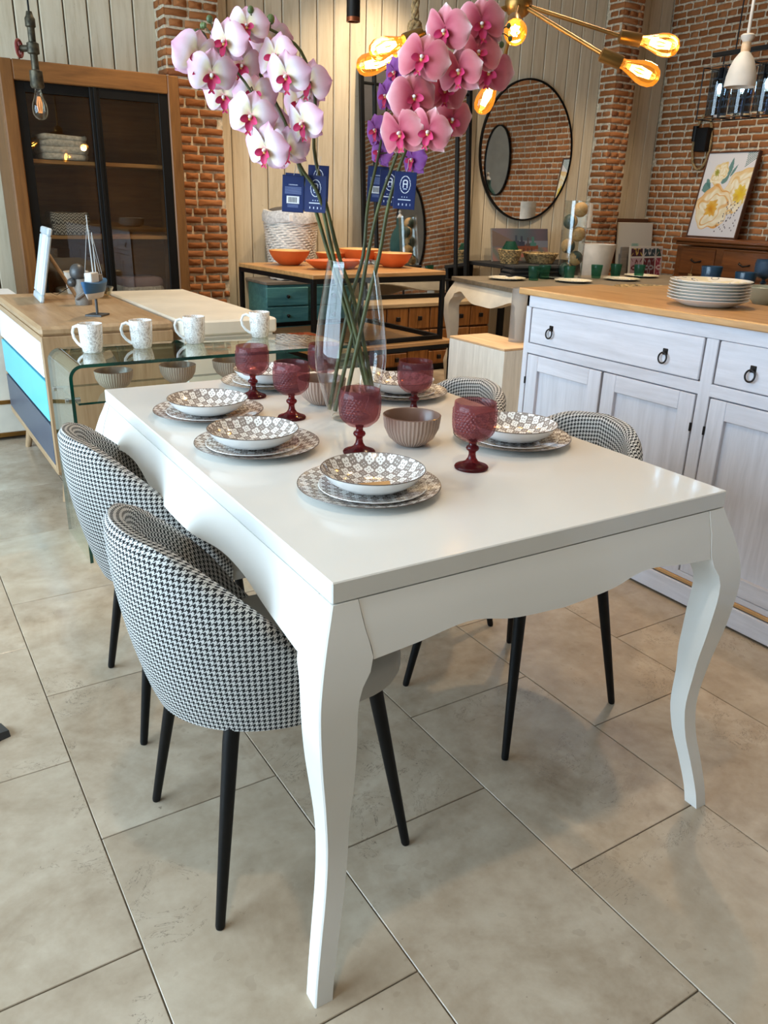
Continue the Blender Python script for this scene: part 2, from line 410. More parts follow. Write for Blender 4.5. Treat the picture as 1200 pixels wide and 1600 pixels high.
def obj(name, me, parent=None, loc=None, mw=None):
    o = bpy.data.objects.new(name, me); COL.objects.link(o)
    if parent: o.parent = parent
    if loc is not None: o.location = loc
    if mw is not None: o.matrix_local = mw
    return o
def tag(o, label, cat, group=None):
    o['label'] = label; o['category'] = cat
    if group: o['group'] = group
    return o
def thing(name, label, cat, loc=(0, 0, 0), rotz=0, group=None):
    o = bpy.data.objects.new(name, None); COL.objects.link(o); o.location = loc; o.rotation_euler = (0, 0, rotz); o.empty_display_size = .05
    return tag(o, label, cat, group)
def struct(o): o['kind'] = 'structure'; return o
def kids(o): return [c for c in bpy.data.objects if c.parent == o]
def copy_tree(o, loc=None, rotz=None, label=None, parent=None):
    c = o.copy(); COL.objects.link(c)
    if parent: c.parent = parent
    for k in list(o.children): copy_tree(k, parent=c)
    if loc is not None: c.location = loc
    if rotz is not None: c.rotation_euler = (0, 0, rotz)
    if label: c['label'] = label
    return c
def bx(name, c, d, m, parent=None, bev=.003): return MB().box(c, d, m, bev).build(name, parent)
def smoothstep(a, b, x): t = max(0, min(1, (x-a)/(b-a))); return t*t*(3-2*t)
def interp(x, pts):
    if x <= pts[0][0]: return pts[0][1]
    for i in range(len(pts)-1):
        (x0, y0), (x1, y1) = pts[i], pts[i+1]
        if x <= x1:
            ym = pts[i-1] if i else (2*x0-x1, 2*y0-y1); yp = pts[i+2] if i+2 < len(pts) else (2*x1-x0, 2*y1-y0)
            m0 = (y1-ym[1])/(x1-ym[0])*(x1-x0); m1 = (yp[1]-y0)/(yp[0]-x0)*(x1-x0); t = (x-x0)/(x1-x0)
            return (2*t**3-3*t*t+1)*y0+(t**3-2*t*t+t)*m0+(-2*t**3+3*t*t)*y1+(t**3-t*t)*m1
    return pts[-1][1]
def print_grid(name, w, h, nx, ny, fn, parent=None, loc=None, cells=True):
    """a flat print in the local XZ plane facing -Y; fn(u,v) -> sRGB"""
    me = bpy.data.meshes.new(name); vs = []; fs = []
    for j in range(ny+1):
        for i in range(nx+1): vs.append((-w/2+w*i/nx, 0, h*j/ny))
    for j in range(ny):
        for i in range(nx): a = j*(nx+1)+i; fs.append((a, a+1, a+nx+2, a+nx+1))
    me.from_pydata(vs, [], fs); me.materials.append(m_print)
    a = me.color_attributes.new('Col', 'FLOAT_COLOR', 'CORNER'); d = []
    for j in range(ny):
        for i in range(nx): d += list(lin(fn((i+.5)/nx, (j+.5)/ny)))*4
    a.data.foreach_set('color', d)
    return obj(name, me, parent, loc)
def place_tilt(o, loc, rotz, tilt): o.matrix_world = Matrix.Translation(loc) @ Matrix.Rotation(rotz, 4, 'Z') @ Matrix.Rotation(tilt, 4, 'X')

# ------------------------------------------------------------------ room shell
XL, XR, YF, YB, ZC = -2.4, 6.81, -1.8, 5.9, 3.3
floor = struct(bx('floor', ((XL+XR)/2, (YF+YB)/2+.05, -.03), (XR-XL+.3, YB-YF+.3, .05), m_grout, None, 0))
TW, TL = .4135, .6125
tile_me = MB().box((0, 0, 0), (TW-.0027, TL-.0027, .012), m_tile, .0012).mesh('tile', 0)
phase = {0: 1.135, 1: .835, 2: .545, 3: .865, 4: 1.2, 5: 1.505}
for k in range(-6, 17):
    xc = .222+TW*(k-.5)
    ph = phase.get(k, .85+.31*(k % 2))
    for j in range(-5, 11):
        yc = ph+TL*(j-.5)
        if yc+TL/2 < YF or yc-TL/2 > YB: continue
        t = obj('tile', tile_me, floor, (xc, yc, -.006+random.uniform(-.0004, .0002)))
ceiling = struct(bx('ceiling', ((XL+XR)/2, (YF+YB)/2, ZC+.05), (XR-XL+.4, YB-YF+.4, .1), m_ceil, None, 0))
# plank wall
wb = struct(bx('wall_back', ((XL+XR)/2, YB+.075, ZC/2), (XR-XL+.3, .10, ZC), m_groove, None, 0))
def planks(x0, x1, w):
    n = max(1, round((x1-x0)/w)); w = (x1-x0)/n
    me = MB().box((0, 0, 0), (w-.008, .03, ZC), m_plank, .005).mesh('plank', 0)
    for i in range(n): obj('plank', me, wb, (x0+w*(i+.5), YB+.015+random.uniform(0, .002), ZC/2))
planks(XL, .728, .144); planks(.728, 1.88, .144); planks(2.24, 5.96, .1385); planks(6.2, XR, .15)
# brickwork
def brick_mesh(seed):
    r = random.Random(seed); B = []
    for x, y in ((-.47, -.5), (-.2, -.5), (.15, -.5), (.47, -.5), (.5, -.34), (.5, .34), (.47, .5), (.2, .5), (-.15, .5), (-.47, .5), (-.5, .34), (-.5, -.34)): B.append((x*r.uniform(.95, 1.03), y*r.uniform(.86, 1.08)))
    n = len(B); rings = [(1.0, .006), (1.0, -.003), (.965, -.0065)]
    vs = [(x*q, y, z*(q if q == 1 else .88)) for q, y in rings for x, z in B]; vs.append((0, -.0072, 0))
    fs = [(a*n+i, a*n+(i+1) % n, (a+1)*n+(i+1) % n, (a+1)*n+i) for a in range(2) for i in range(n)]+[(2*n+i, 2*n+(i+1) % n, 3*n) for i in range(n)]
    return vs, fs
BR = [brick_mesh(i) for i in range(9)]; BME = []
for vs, fs in BR:
    me = MB().add(vs, fs, m_brick).mesh('brick', 50); BME.append(me)
def courses(u0, u1, z0, z1, pitch, rng):
    z = z0; row = 0
    while z < z1:
        u = u0-rng.uniform(0, .12)*(row % 2)
        while u < u1:
            L = rng.choice((.185, .2, .19, .16)) if row % 2 == 0 else rng.choice((.095, .1, .1, .145))
            a, b = max(u, u0), min(u+L-.014, u1)
            if b-a > .03: yield ((a+b)/2, z+pitch/2, b-a, pitch-.0155)
            u += L
        z += pitch; row += 1
def brick_obj(parent, loc, L, h, rz, rng):
    o = obj('brick', rng.choice(BME), parent); o.location = loc; o.scale = (L, 1, h*rng.uniform(.94, 1.05)); o.rotation_euler = (0, 0, rz)
def brick_field(parent, items, rz, rng, name='brick_field'):
    vs = []; fs = []; tone = []; R = Matrix.Rotation(rz, 3, 'Z')
    for loc, L, h in items:
        v0, f0 = rng.choice(BR); b = len(vs); t = rng.random()
        for x, y, z in v0: p = R @ Vector((x*L, y, z*h))+Vector(loc); vs.append(tuple(p)); tone.append(t)
        fs += [tuple(b+i for i in f) for f in f0]
    me = bpy.data.meshes.new(name); me.from_pydata(vs, [], fs); me.materials.append(m_brick_a)
    a = me.attributes.new('tone', 'FLOAT', 'POINT'); a.data.foreach_set('value', tone)
    me.shade_smooth(); me.set_sharp_from_angle(angle=math.radians(50))
    o = obj(name, me, parent); o['kind'] = 'stuff'; return o
def pilaster(name, x0, x1, yf, zlo, zhi, seed):
    rng = random.Random(seed)
    p = struct(bx(name, ((x0+x1)/2, (yf+YB)/2+.01, ZC/2), (x1-x0, YB-yf-.005, ZC), m_mortar, None, .004)); rest = []; rest2 = []
    pc = Vector(p.location)
    for u, z, L, h in courses(x0+.005, x1-.005, 0, ZC, .0565, rng):
        if zlo < z < zhi: brick_obj(p, (u, yf+.006, z), L, h, 0, rng)
        else: rest.append(((u, yf+.006, z), L, h))
    for u, z, L, h in courses(yf+.004, YB-.01, 0, ZC, .0565, rng):
        if zlo < z < zhi: brick_obj(p, (x0+.002, u, z), L, h, -PI/2, rng)
        else: rest2.append(((x0+.002, u, z), L, h))
    brick_field(p, rest, 0, rng); brick_field(p, rest2, -PI/2, rng)
    return p
pilaster('trim_1', 1.872, 2.242, 5.7, .6, 2.6, 3)
pilaster('trim_2', 5.957, 6.208, 5.7, .75, 3.0, 4)
rng = random.Random(8)
wr = struct(bx('wall_right', (XR+.07, (YF+YB)/2, ZC/2), (.12, YB-YF+.2, ZC), m_mortar, None, 0)); rest = []; near = []
for u, z, L, h in courses(YF, YB-.004, 0, ZC, .0595, rng):
    (near if 4.5 < u < YB and 1.04 < z < 2.95 else rest).append(((XR+.008, u, z), L, h))
near.sort(key=lambda q: -q[0][1]); rest += near[296:]
for loc, L, h in near[:296]: brick_obj(wr, loc, L, h, -PI/2, rng)
brick_field(wr, rest, -PI/2, rng)
# shop-front wall with the window, and the wall behind the camera
wl = MB()
wl.box((XL-.06, (YF+.1)/2, ZC/2), (.12, .1-YF, ZC), m_wall_dim); wl.box((XL-.06, 5.35, ZC/2), (.12, 1.3, ZC), m_wall_dim)
wl.box((XL-.06, 2.4, .06), (.12, 4.6, .12), m_wall_dim); wl.box((XL-.06, 2.4, 3.15), (.12, 4.6, .3), m_wall_dim)
struct(wl.build('wall_left', None, 0))
wf = struct(bx('wall_front', ((XL+XR)/2, YF-.06, ZC/2), (XR-XL+.3, .12, ZC), m_wall_dim, None, 0))
win = MB()
for y in (.13, 1.64, 3.21, 4.67): win.box((XL-.06, y, 1.56), (.07, .06, 2.88), m_black)
for z in (.15, 2.97): win.box((XL-.06, 2.4, z), (.07, 4.6, .06), m_black)
wn = struct(win.build('window_1', None, 0))
for y in (.885, 2.425, 3.94): bx('pane', (XL-.06, y, 1.56), (.006, 1.5, 2.76), m_pane, wn, 0)
struct(bx('baseboard_back', (.0, YB-.008, .06), (1.6, .014, .12), m_ivory, None, .002))

# ceiling downlights (real lamps)
dl = None
for i, (x, y) in enumerate(((3.5, 5.3), (4.15, 4.3), (1.9, 4.6), (5.7, 4.7), (5.6, 2.6), (2.6, 2.4), (.3, .6))):
    t = thing('ceiling_downlight', 'round ceiling downlight with a warm lens above '+('the orange bowl table', 'the chalky white block', 'the sideboards', 'the ivory table', 'the display table', 'the white-washed sideboard', 'the shop entrance')[i], 'downlight', (x, y, ZC), 0, 'ceiling downlights')
    MB().lathe([(.045, -.002), (.06, -.012), (.075, -.01), (.078, 0), (.045, 0)], m_wall_dim, 24).build('bezel', t)
    MB().lathe([(0, -.006), (.044, -.006), (.044, -.001), (0, -.001)], m_spotlens, 20).build('lens', t)
    l = bpy.data.lights.new('downlight_lamp', 'SPOT'); l.energy = (165, 110, 140, 95, 80, 85, 55)[i]; l.color = (1, .79, .55); l.spot_size = math.radians(105); l.spot_blend = .7; l.shadow_soft_size = .05
    o = bpy.data.objects.new('downlight_lamp', l); COL.objects.link(o); o.parent = t; o.location = (0, 0, -.03)

# ------------------------------------------------------------------ cabriole tables
OP = [(0, .062), (.05, .055), (.125, .040), (.20, .024), (.28, .017), (.377, .024), (.48, .037), (.584, .043), (.642, .034), (.695, .018), (.745, 0), (.8, 0)]
SP = [(0, .034), (.03, .034), (.15, .037), (.25, .040), (.34, .044), (.42, .056), (.50, .064), (.58, .067), (.61, .073), (.645, .088), (.70, .064), (.745, .044), (.8, .044)]
def cabriole_table(name, label, loc, rotz, hw, hl, h, mtop, mbody, topth=.036, overhang=0, dips=((0, -.010), (.3, -.002), (.52, .014), (.8, .004), (1, -.002)), dips2=((0, -.006), (.2, -.002), (.45, .021), (.62, .021), (.8, .006), (1, -.008)), skirt=.650, fat=1.0):
    k = h/.777; t = thing(name, label, 'table', loc, rotz)
    bx('tabletop', (0, 0, h-topth/2), (2*(hw+overhang), 2*(hl+overhang), topth), mtop, t, .002)
    zt = h-topth-.001
    O = lambda z: interp(z/k, OP)*k*fat; S = lambda z: interp(z/k, SP)*k*fat
    for sx in (-1, 1):
        for sy in (-1, 1):
            N = 34; vs = []; fs = []
            for i in range(N+1):
                z = zt*i/N; o, s_ = O(z), S(z)
                if sy > 0: o = min(o, -.012+.12*z) if sx < 0 and fat == 1 else min(o, .020*fat+.10*z)
                x0, y0 = hw+o, hl+o; q = .0025
                ring = [(x0-q, y0), (x0, y0-q), (x0, y0-s_), (x0-s_, y0-s_), (x0-s_, y0)]
                vs += [(sx*a, sy*b, z) for a, b in ring]
            for i in range(N):
                for j in range(5): a, b = i*5+j, i*5+(j+1) % 5; fs.append((a, b, b+5, a+5))
            fs += [tuple(range(5)), tuple(N*5+j for j in range(5))]
            MB().add(vs, fs, mbody).build('leg', t, 28)
    def apron(axis, sg, half, out, dp):
        nu, nv = 44, 9; vs = []; fs = []
        for side in (0, 1):
            for i in range(nu+1):
                u = -1+2*i/nu; zb = (skirt+interp(abs(u), dp))*k
                for j in range(nv+1):
                    z = zb+(zt-zb)*j/nv; o = O(z)-.0015
                    L = half+o-S(z)+.0; d = out+(o if not side else 0)-(.026 if side else 0)
                    p = (u*L, sg*d, z); vs.append(p if axis == 0 else (p[1], p[0], z))
        m_ = (nu+1)*(nv+1)
        for side in (0, 1):
            for i in range(nu):
                for j in range(nv): a = side*m_+i*(nv+1)+j; fs.append((a, a+nv+1, a+nv+2, a+1))
        for i in range(nu):
            a = i*(nv+1); fs.append((a, a+nv+1, m_+a+nv+1, m_+a)); a += nv; fs.append((a, a+nv+1, m_+a+nv+1, m_+a))
        for j in range(nv):
            for a in (j, nu*(nv+1)+j): fs.append((a, a+1, m_+a+1, m_+a))
        MB().add(vs, fs, mbody).build('apron', t, 30)
    for sg in (-1, 1): apron(0, sg, hw, hl, dips); apron(1, sg, hl, hw, dips2)
    return t
TT = .777
table = cabriole_table('dining_table', 'white lacquered dining table with curved cabriole legs, laid with patterned plates', (.966, 1.6292, 0), -.0148, .452, .7108, TT, m_white, m_white)
cabriole_table('dining_table', 'ivory cabriole table with a grey-brown top set with green tumblers', (4.687, 4.351, 0), -.168, 1.0, .52, .80, m_taupe_top, m_ivory, .03, .02,
    ((0, -.03), (.3, -.02), (.55, .02), (.8, .04), (1, .01)), ((0, -.032), (.3, -.03), (.58, .0), (.82, .03), (1, .008)), .655, 1.35)

# ------------------------------------------------------------------ houndstooth chairs
def make_chair(label, loc, rotz):
    t = thing('shell_chair', label, 'chair', loc, rotz, 'houndstooth shell chairs around the white table')
    ZT = [(0, .768), (25, .757), (37, .738), (52, .692), (66, .635), (80, .563), (90, .497), (100, .445)]
    nu, no = 72, 12
    def plan(ph, a, b):     # ph degrees from the back
        if abs(ph) <= 90: r = math.radians(ph); return (-a*math.cos(r), b*math.sin(r))
        return (math.radians(abs(ph)-90)*.22, math.copysign(b, ph)*(1-.004*(abs(ph)-90)))
    def pt(ph, v, inset):
        zt = interp(abs(ph), ZT); zb = .400+.012*min(1, abs(ph)/90); z = zb+(zt-zb)*v
        w = math.sin(min(1, max(0, (z-.40)/.37))*PI/2)**.85
        a = .236+(.302-.236)*w-inset; b = .212+(.260-.212)*w-inset
        x, y = plan(ph, a, b); return (x, y, z)
    rows = [(j/no, 0.0) for j in range(no+1)]
    prof = rows+[('r', .35), ('r', .75), ('r', 1.0)]+[(1-j/no, .038) for j in range(0, no+1)]
    vs = []; uv = []
    for i in range(nu+1):
        ph = -100+200*i/nu; s_ = math.radians(ph)*.272
        for v, q in prof:
            if v == 'r':
                a_ = pt(ph, 1, 0); b_ = pt(ph, 1, .038); an = q*PI; mid = [(a_[k]+b_[k])/2 for k in range(3)]; hx = [(a_[k]-b_[k])/2 for k in range(3)]
                p = (mid[0]+hx[0]*math.cos(an), mid[1]+hx[1]*math.cos(an), mid[2]+.018*math.sin(an)); l = mid[2]+q*.058
            else: p = pt(ph, v, q); l = p[2] if q == 0 else 2*pt(ph, 1, 0)[2]+.058-p[2]
            vs.append(p); uv.append((s_+1, l))
    n = len(prof); fs = [(i*n+j, (i+1)*n+j, (i+1)*n+j+1, i*n+j+1) for i in range(nu) for j in range(n-1)]
    fs += [((i+1)*n, i*n, i*n+n-1, (i+1)*n+n-1) for i in range(nu)]
    fs += [tuple(range(n)), tuple(nu*n+j for j in range(n))]
    MB().add(vs, fs, m_hound, uv=uv).build('backrest', t, 60)
    poly = []
    for i in range(40):
        a = 2*PI*i/40; c, s_ = math.cos(a), math.sin(a); e = .62 if c > 0 else .9
        poly.append((.02+.222*math.copysign(abs(c)**e, c), .208*math.copysign(abs(s_)**e, s_)))
    vs = []; fs = []; L = [(.86, .400), (.97, .408), (1, .425), (1, .452), (.97, .468), (.86, .476), (.5, .480)]
    for q, z in L: vs += [(.02+(x-.02)*q, y*q, z) for x, y in poly]
    for a in range(len(L)-1): fs += [(a*40+i, a*40+(i+1) % 40, (a+1)*40+(i+1) % 40, (a+1)*40+i) for i in range(40)]
    fs += [tuple(reversed(range(40))), tuple((len(L)-1)*40+i for i in range(40))]
    MB().add(vs, fs, m_seat).build('seat', t, 50)
    for sx in (-1, 1):
        for sy in (-1, 1): MB().tube([(sx*.15, sy*.15, .408), (sx*.155, sy*.153, .38), (sx*.212, sy*.201, .006), (sx*.213, sy*.202, 0)], [.0155, .0155, .0095, .008], m_black, 14).build('leg', t, 40)
    return t
ch = make_chair('black and white houndstooth shell chair whose back stands in front of its twin', (.573, 1.305, 0), 0)
copy_tree(ch, (.617, 1.914, 0), -.05, 'houndstooth shell chair half hidden behind the nearest houndstooth chair, beside the glass console')
copy_tree(ch, (1.353, 1.434, 0), PI+.09, 'houndstooth shell chair between the white table and the cabinet doors, tucked behind the nearer plate')
copy_tree(ch, (1.345, 1.965, 0), PI+.03, 'houndstooth shell chair in front of the chalky white block, only its back rim showing')

# ------------------------------------------------------------------ place settings
def make_dinner(loc, label):
    t = thing('dinner_plate', label, 'plate', loc, random.uniform(0, 1), 'patterned dinner plates')
    MB().lathe([(0, .0055), (.085, .0055), (.098, .009), (.1385, .0175)], m_pat, 48).build('patterned_face', t)
    MB().lathe([(.1385, .0175), (.14, .0178), (.1405, .0168), (.1385, .0158)], m_rim, 48).build('rim', t)
    MB().lathe([(.1385, .0158), (.095, .0045), (.07, .0), (0, .0005)], m_porc, 48).build('underside', t); return t
def make_dessert(loc, label):
    t = thing('dessert_plate', label, 'plate', loc, random.uniform(0, 1), 'patterned dessert plates')
    MB().lathe([(0, .0045), (.065, .0045), (.075, .007), (.1035, .0135)], m_pat, 44).build('patterned_face', t)
    MB().lathe([(.1035, .0135), (.105, .0138), (.1055, .0128), (.1035, .0120), (.072, .0035), (.05, 0), (0, .0005)], m_porc, 44).build('underside', t); return t
def make_bowl(loc, label):
    t = thing('pasta_bowl', label, 'bowl', loc, random.uniform(0, 1), 'patterned pasta bowls')
    MB().lathe([(0, .0045), (.04, .005), (.065, .012), (.085, .024), (.0995, .0405)], m_pat, 48).build('patterned_face', t)
    MB().lathe([(.0995, .0405), (.1008, .0412), (.1016, .0402), (.1005, .039)], m_rim, 48).build('rim', t)
    MB().lathe([(.1005, .039), (.088, .022), (.068, .009), (.045, .002), (.04, 0), (0, .001)], m_porc, 48).build('outer_wall', t); return t
SET = [((.760, 1.248), (.757, 1.230), 'at the corner holding a wooden tag, nearest the table end'),
       ((.683, 1.612), (.668, 1.598), 'second from the wooden-tag setting along the chair side'),
       ((.691, 1.942), (.680, 1.915), 'third from the wooden-tag setting, nearest the mugs'),
       ((.978, 2.208), (.972, 2.200), 'at the end by the glass console, behind the goblets'),
       ((1.268, 1.922), (1.262, 1.914), 'across the vase, beside the chalky white block'),
       ((1.245, 1.392), (1.234, 1.374), 'across from the wooden tag, beside the white cabinet')]
d0 = s0 = b0 = None
for (dx, dy), (bx_, by), wh in SET:
    if d0 is None:
        d0 = make_dinner((dx, dy, TT), 'grey patterned dinner plate '+wh); s0 = make_dessert((bx_, by, TT+.0068), 'dessert plate under the bowl '+wh); b0 = make_bowl((bx_, by, TT+.0122), 'patterned pasta bowl '+wh)
    else:
        copy_tree(d0, (dx, dy, TT), random.uniform(0, 1), 'grey patterned dinner plate '+wh)
        copy_tree(s0, (bx_, by, TT+.0068), random.uniform(0, 1), 'dessert plate under the bowl '+wh)
        copy_tree(b0, (bx_, by, TT+.0122), random.uniform(0, 1), 'patterned pasta bowl '+wh)
tg = MB().box((0, 0, 0), (.062, .032, .003), m_oak_x, .001).build('wooden_tag'); tag(tg, 'small brown wooden tag lying inside the nearest patterned bowl', 'tag')
tg.location = (.744, 1.203, TT+.0262); tg.rotation_euler = (.10, -.10, -.50)

def make_goblet(loc, label):
    t = thing('wine_goblet', label, 'goblet', loc, 0, 'mauve pressed glass goblets')
    C_ = MB(); C_.lathe([(.0, .062), (.012, .0615), (.026, .065), (.037, .074)], m_gob, 44).lathe([(.0458, .132), (.0450, .1340), (.0438, .1452), (.0426, .1458), (.0415, .145), (.0425, .132), (.0422, .104), (.0400, .089), (.034, .077), (.02, .069), (0, .067)], m_gob, 44)
    PR = [(.074, .037), (.081, .0412), (.088, .0437), (.104, .0455), (.132, .0458)]
    def hob(u, v):
        z = .074+.058*v; r = interp(z, PR); row = (z-.074)/.0058; k = max(0, math.sin(PI*(row % 1)))**.7*max(0, .35+.65*math.sin(u*2*PI*34+PI*(int(row) % 2)))*smoothstep(0, .08, v)*(1-smoothstep(.95, 1, v))
        return ((r+.0019*k)*math.cos(2*PI*u), (r+.0019*k)*math.sin(2*PI*u), z)
    C_.grid(hob, 204, 50, m_gob); C_.build('cup', t, 75)
    MB().lathe([(.0, .0635), (.0095, .063), (.008, .058), (.0082, .052), (.0125, .049), (.0142, .045), (.0125, .041), (.0082, .038), (.0075, .032), (.009, .024), (.014, .016), (.026, .0095), (.035, .0065), (.0368, .0035), (.0355, .0), (0, .0012)], m_gobstem, 36).build('stem', t, 60)
    return t
GOB = [((1.029, 1.270), 'in front of the plate by the white cabinet, tallest in view'), ((.870, 1.475), 'behind the wooden-tag bowl, beside the ribbed bowl'),
       ((1.172, 1.705), 'behind the ribbed bowl, before the plate near the white block'), ((.868, 1.817), 'between the vase and the second patterned bowl'),
       ((.874, 2.080), 'farthest along the chair side, close to the glass console'), ((1.075, 2.030), 'seen through the clear vase')]
g0 = None
for (x, y), wh in GOB:
    if g0 is None: g0 = make_goblet((x, y, TT), 'mauve hobnail glass goblet '+wh)
    else: copy_tree(g0, (x, y, TT), random.uniform(0, 6), 'mauve hobnail glass goblet '+wh)
def make_ribbed(loc, label, group):
    t = thing('ribbed_bowl', label, 'bowl', loc, 0, group)
    MB().lathe([(.0, .0), (.026, .0), (.034, .004), (.053, .020), (.064, .043), (.0672, .068), (.0675, .0715)], m_ribbed, 64).build('outer_wall', t, 50)
    MB().lathe([(.0675, .0715), (.0655, .0728), (.0632, .0705), (.0600, .044), (.049, .023), (.03, .009), (0, .007)], m_stone_in, 48).build('inner_glaze', t, 60)
    return t
r0 = make_ribbed((1.012, 1.478, TT), 'taupe ribbed stoneware bowl on the white table, between two goblets', 'ribbed stoneware bowls')
copy_tree(r0, (1.012, 1.925, TT), 1, 'taupe ribbed stoneware bowl on the white table behind the clear vase')

# ------------------------------------------------------------------ vase with artificial orchids
VC = Vector((1.0, 1.745, TT))
t = thing('glass_vase', 'tall clear glass vase holding artificial orchid stems on the white table', 'vase', VC)
outer = [(0, .0), (.044, .0), (.050, .006), (.062, .035), (.078, .085), (.088, .13), (.0905, .165), (.088, .21), (.080, .27), (.070, .33), (.0605, .385), (.0590, .393)]
MB().lathe(outer, m_vase, 64).build('wall', t, 70)
MB().lathe([(.0590, .393), (.0575, .3945), (.056, .393), (.0575, .384), (.058, .38)], m_vase, 64).build('rim', t, 70)
MB().lathe([(0, .016), (.03, .0155), (.044, .012), (.048, .006)], m_vase, 48).build('base', t, 70)

def petal_me(name, L, Wd, r_exp, curl, cup, ang, mat, z0=0, tip=0):
    A = Matrix.Rotation(ang, 3, 'Z'); nu, nv = 9, 8
    def fn(u, v):
        tt = v*2-1; hw = Wd/2*max(0, math.sin(PI*min(1, max(0.02, u**r_exp))*.975+.02))**.55
        x = L*(u-.0)*(1-.10*tt*tt*(u)); y = tt*hw
        z = z0+curl*math.sin(u*PI)*.9-curl*1.1*u*u+cup*(tt*tt)*hw/Wd*2*u+tip*u**3+.0016*math.sin(tt*7+u*5)
        p = A @ Vector((x, y, 0)); return (p.x, p.y, z)
    def cf(u, v):
        tt = abs(v*2-1); e = max(u**1.15, (tt**3)*(.35+.65*u)); return (e, 0, 0, 1)
    me = MB().grid(fn, nu, nv, mat, colf=cf).mesh(name, 180); return me
def flower_set(mp, seed):
    r = random.Random(seed); j = lambda a: a*r.uniform(.92, 1.08); ja = lambda: r.uniform(-.10, .10)
    S = []
    for ang in (math.radians(90), math.radians(222), math.radians(318)): S.append(('sepal', petal_me('sepal', j(.059), j(.046), 1.08, j(.004), .002, ang+ja(), mp, -.003, -.006)))
    for ang in (math.radians(8), math.radians(172)): S.append(('petal', petal_me('petal', j(.063), j(.086), 1.12, j(.006), -.003, ang+ja(), mp, .002, -.008)))
    M_ = MB()
    def lobe(cx, cy, cz, a, L, w, lift):
        R = Matrix.Rotation(a, 3, 'Z')
        def fn(u, v):
            tt = v*2-1; h = w/2*math.sin(PI*min(.97, .12+u*.85))**.7
            p = R @ Vector((L*u, tt*h, 0)); return (cx+p.x, cy+p.y, cz+lift*u+.5*abs(tt)*h)
        M_.grid(fn, 6, 4, m_lip, colf=lambda u, v: (u, 0, 0, 1))
    lobe(0, -.003, .004, -PI/2, .030, .020, .010); lobe(.002, 0, .004, -.35, .020, .018, .016); lobe(-.002, 0, .004, PI+.35, .020, .018, .016)
    lobe(0, -.030, .014, -PI/2-.7, .012, .006, .002); lobe(0, -.030, .014, -PI/2+.7, .012, .006, .002)
    S.append(('lip', M_.mesh('lip', 180)))
    core = MB().ball((0, .002, .009), .0048, m_porc, 10, 6, (1, .9, 1.5)).ball((0, -.004, .007), .0042, m_throat, 10, 6).mesh('flower', 60)
    return S, core
FW = [flower_set(m_pwhite, 1), flower_set(m_pwhite, 2)]; FR = [flower_set(m_prose, 3), flower_set(m_prose, 4)]; FP = [flower_set(m_ppurple, 5)]
rf = random.Random(21)
def add_flower(root, sets, pos, ax, ay, size, roll):
    S, core = rf.choice(sets); P = Vector(pos)
    n = (CAM_P-P).normalized(); rt = n.cross(Vector((0, 0, 1))).normalized()*-1; up = n.cross(rt).normalized()
    n = (n + rt*ax + up*ay).normalized(); rt = Vector((0, 0, 1)).cross(n).normalized(); up = n.cross(rt).normalized()
    Mx = Matrix((rt, up, n)).transposed().to_4x4() @ Matrix.Rotation(roll, 4, 'Z'); Mx = Mx @ Matrix.Scale(size, 4); Mx.translation = P-Vector(root.location)
    f = obj('flower', core, root, mw=Mx)
    for nm, me in S: obj(nm, me, f)
def orchid(label, path, flowers, sets, buds, size=.84, rad=.0056, bias=(-.35, -.1), spread=(.65, .45)):
    base = Vector(path[0]); t = thing('orchid_stem', label, 'flower', base, 0, 'artificial orchid stems in the vase')
    P = [Vector(p)-base for p in path]; sm = []
    for i in range(len(P)-1):
        a, b, c, d = P[max(0, i-1)], P[i], P[i+1], P[min(len(P)-1, i+2)]
        for q in range(4):
            u = q/4; sm.append(.5*((2*b)+(c-a)*u+(2*a-5*b+4*c-d)*u*u+(3*b-a-3*c+d)*u**3))
    sm.append(P[-1]); n = len(sm)
    st = MB().tube(sm, [rad*(1-.6*i/n) for i in range(n)], m_stem, 8)
    for p, *_ in flowers:
        q = Vector(p)-base; near = min(sm, key=lambda s_: (s_-q).length+(.06 if s_.z > q.z+.02 else 0)); back = q+(q+base-CAM_P).normalized()*.012
        st.tube([near, near*.5+back*.5+Vector((0, 0, .01)), back], .0016, m_stem, 6)
    st.build('stem', t, 60)
    for b in buds:
        q = Vector(b[:3])-base; near = min(sm, key=lambda s_: (s_-q).length)
        MB().ball(q, b[3], m_bud, 12, 8, (1, 1, 1.15)).tube([near, near*.5+q*.5+Vector((0, 0, .004)), q], .0014, m_stem, 6).build('bud', t)
    for p, *fa in flowers:
        ax = fa[0] if fa else bias[0]+rf.uniform(-1, 1)*spread[0]; ay = fa[1] if len(fa) > 1 else bias[1]+rf.uniform(-1, 1)*spread[1]
        add_flower(t, sets, p, ax, ay, size*rf.uniform(.93, 1.06), rf.uniform(-.25, .25))
    return t
F = [(0.72, 1.802, 1.607), (0.779, 1.823, 1.645), (0.66, 1.816, 1.577), (0.685, 1.8, 1.545), (0.778, 1.859, 1.577), (0.816, 1.764, 1.585), (0.819, 1.715, 1.546), (0.792, 1.827, 1.517), (0.753, 1.757, 1.467), (0.835, 1.847, 1.461), (0.857, 1.714, 1.458), (0.779, 1.74, 1.403), (0.845, 1.769, 1.41), (0.914, 1.796, 1.548), (0.853, 1.859, 1.629), (0.908, 1.836, 1.512), (0.743, 1.881, 1.515)]
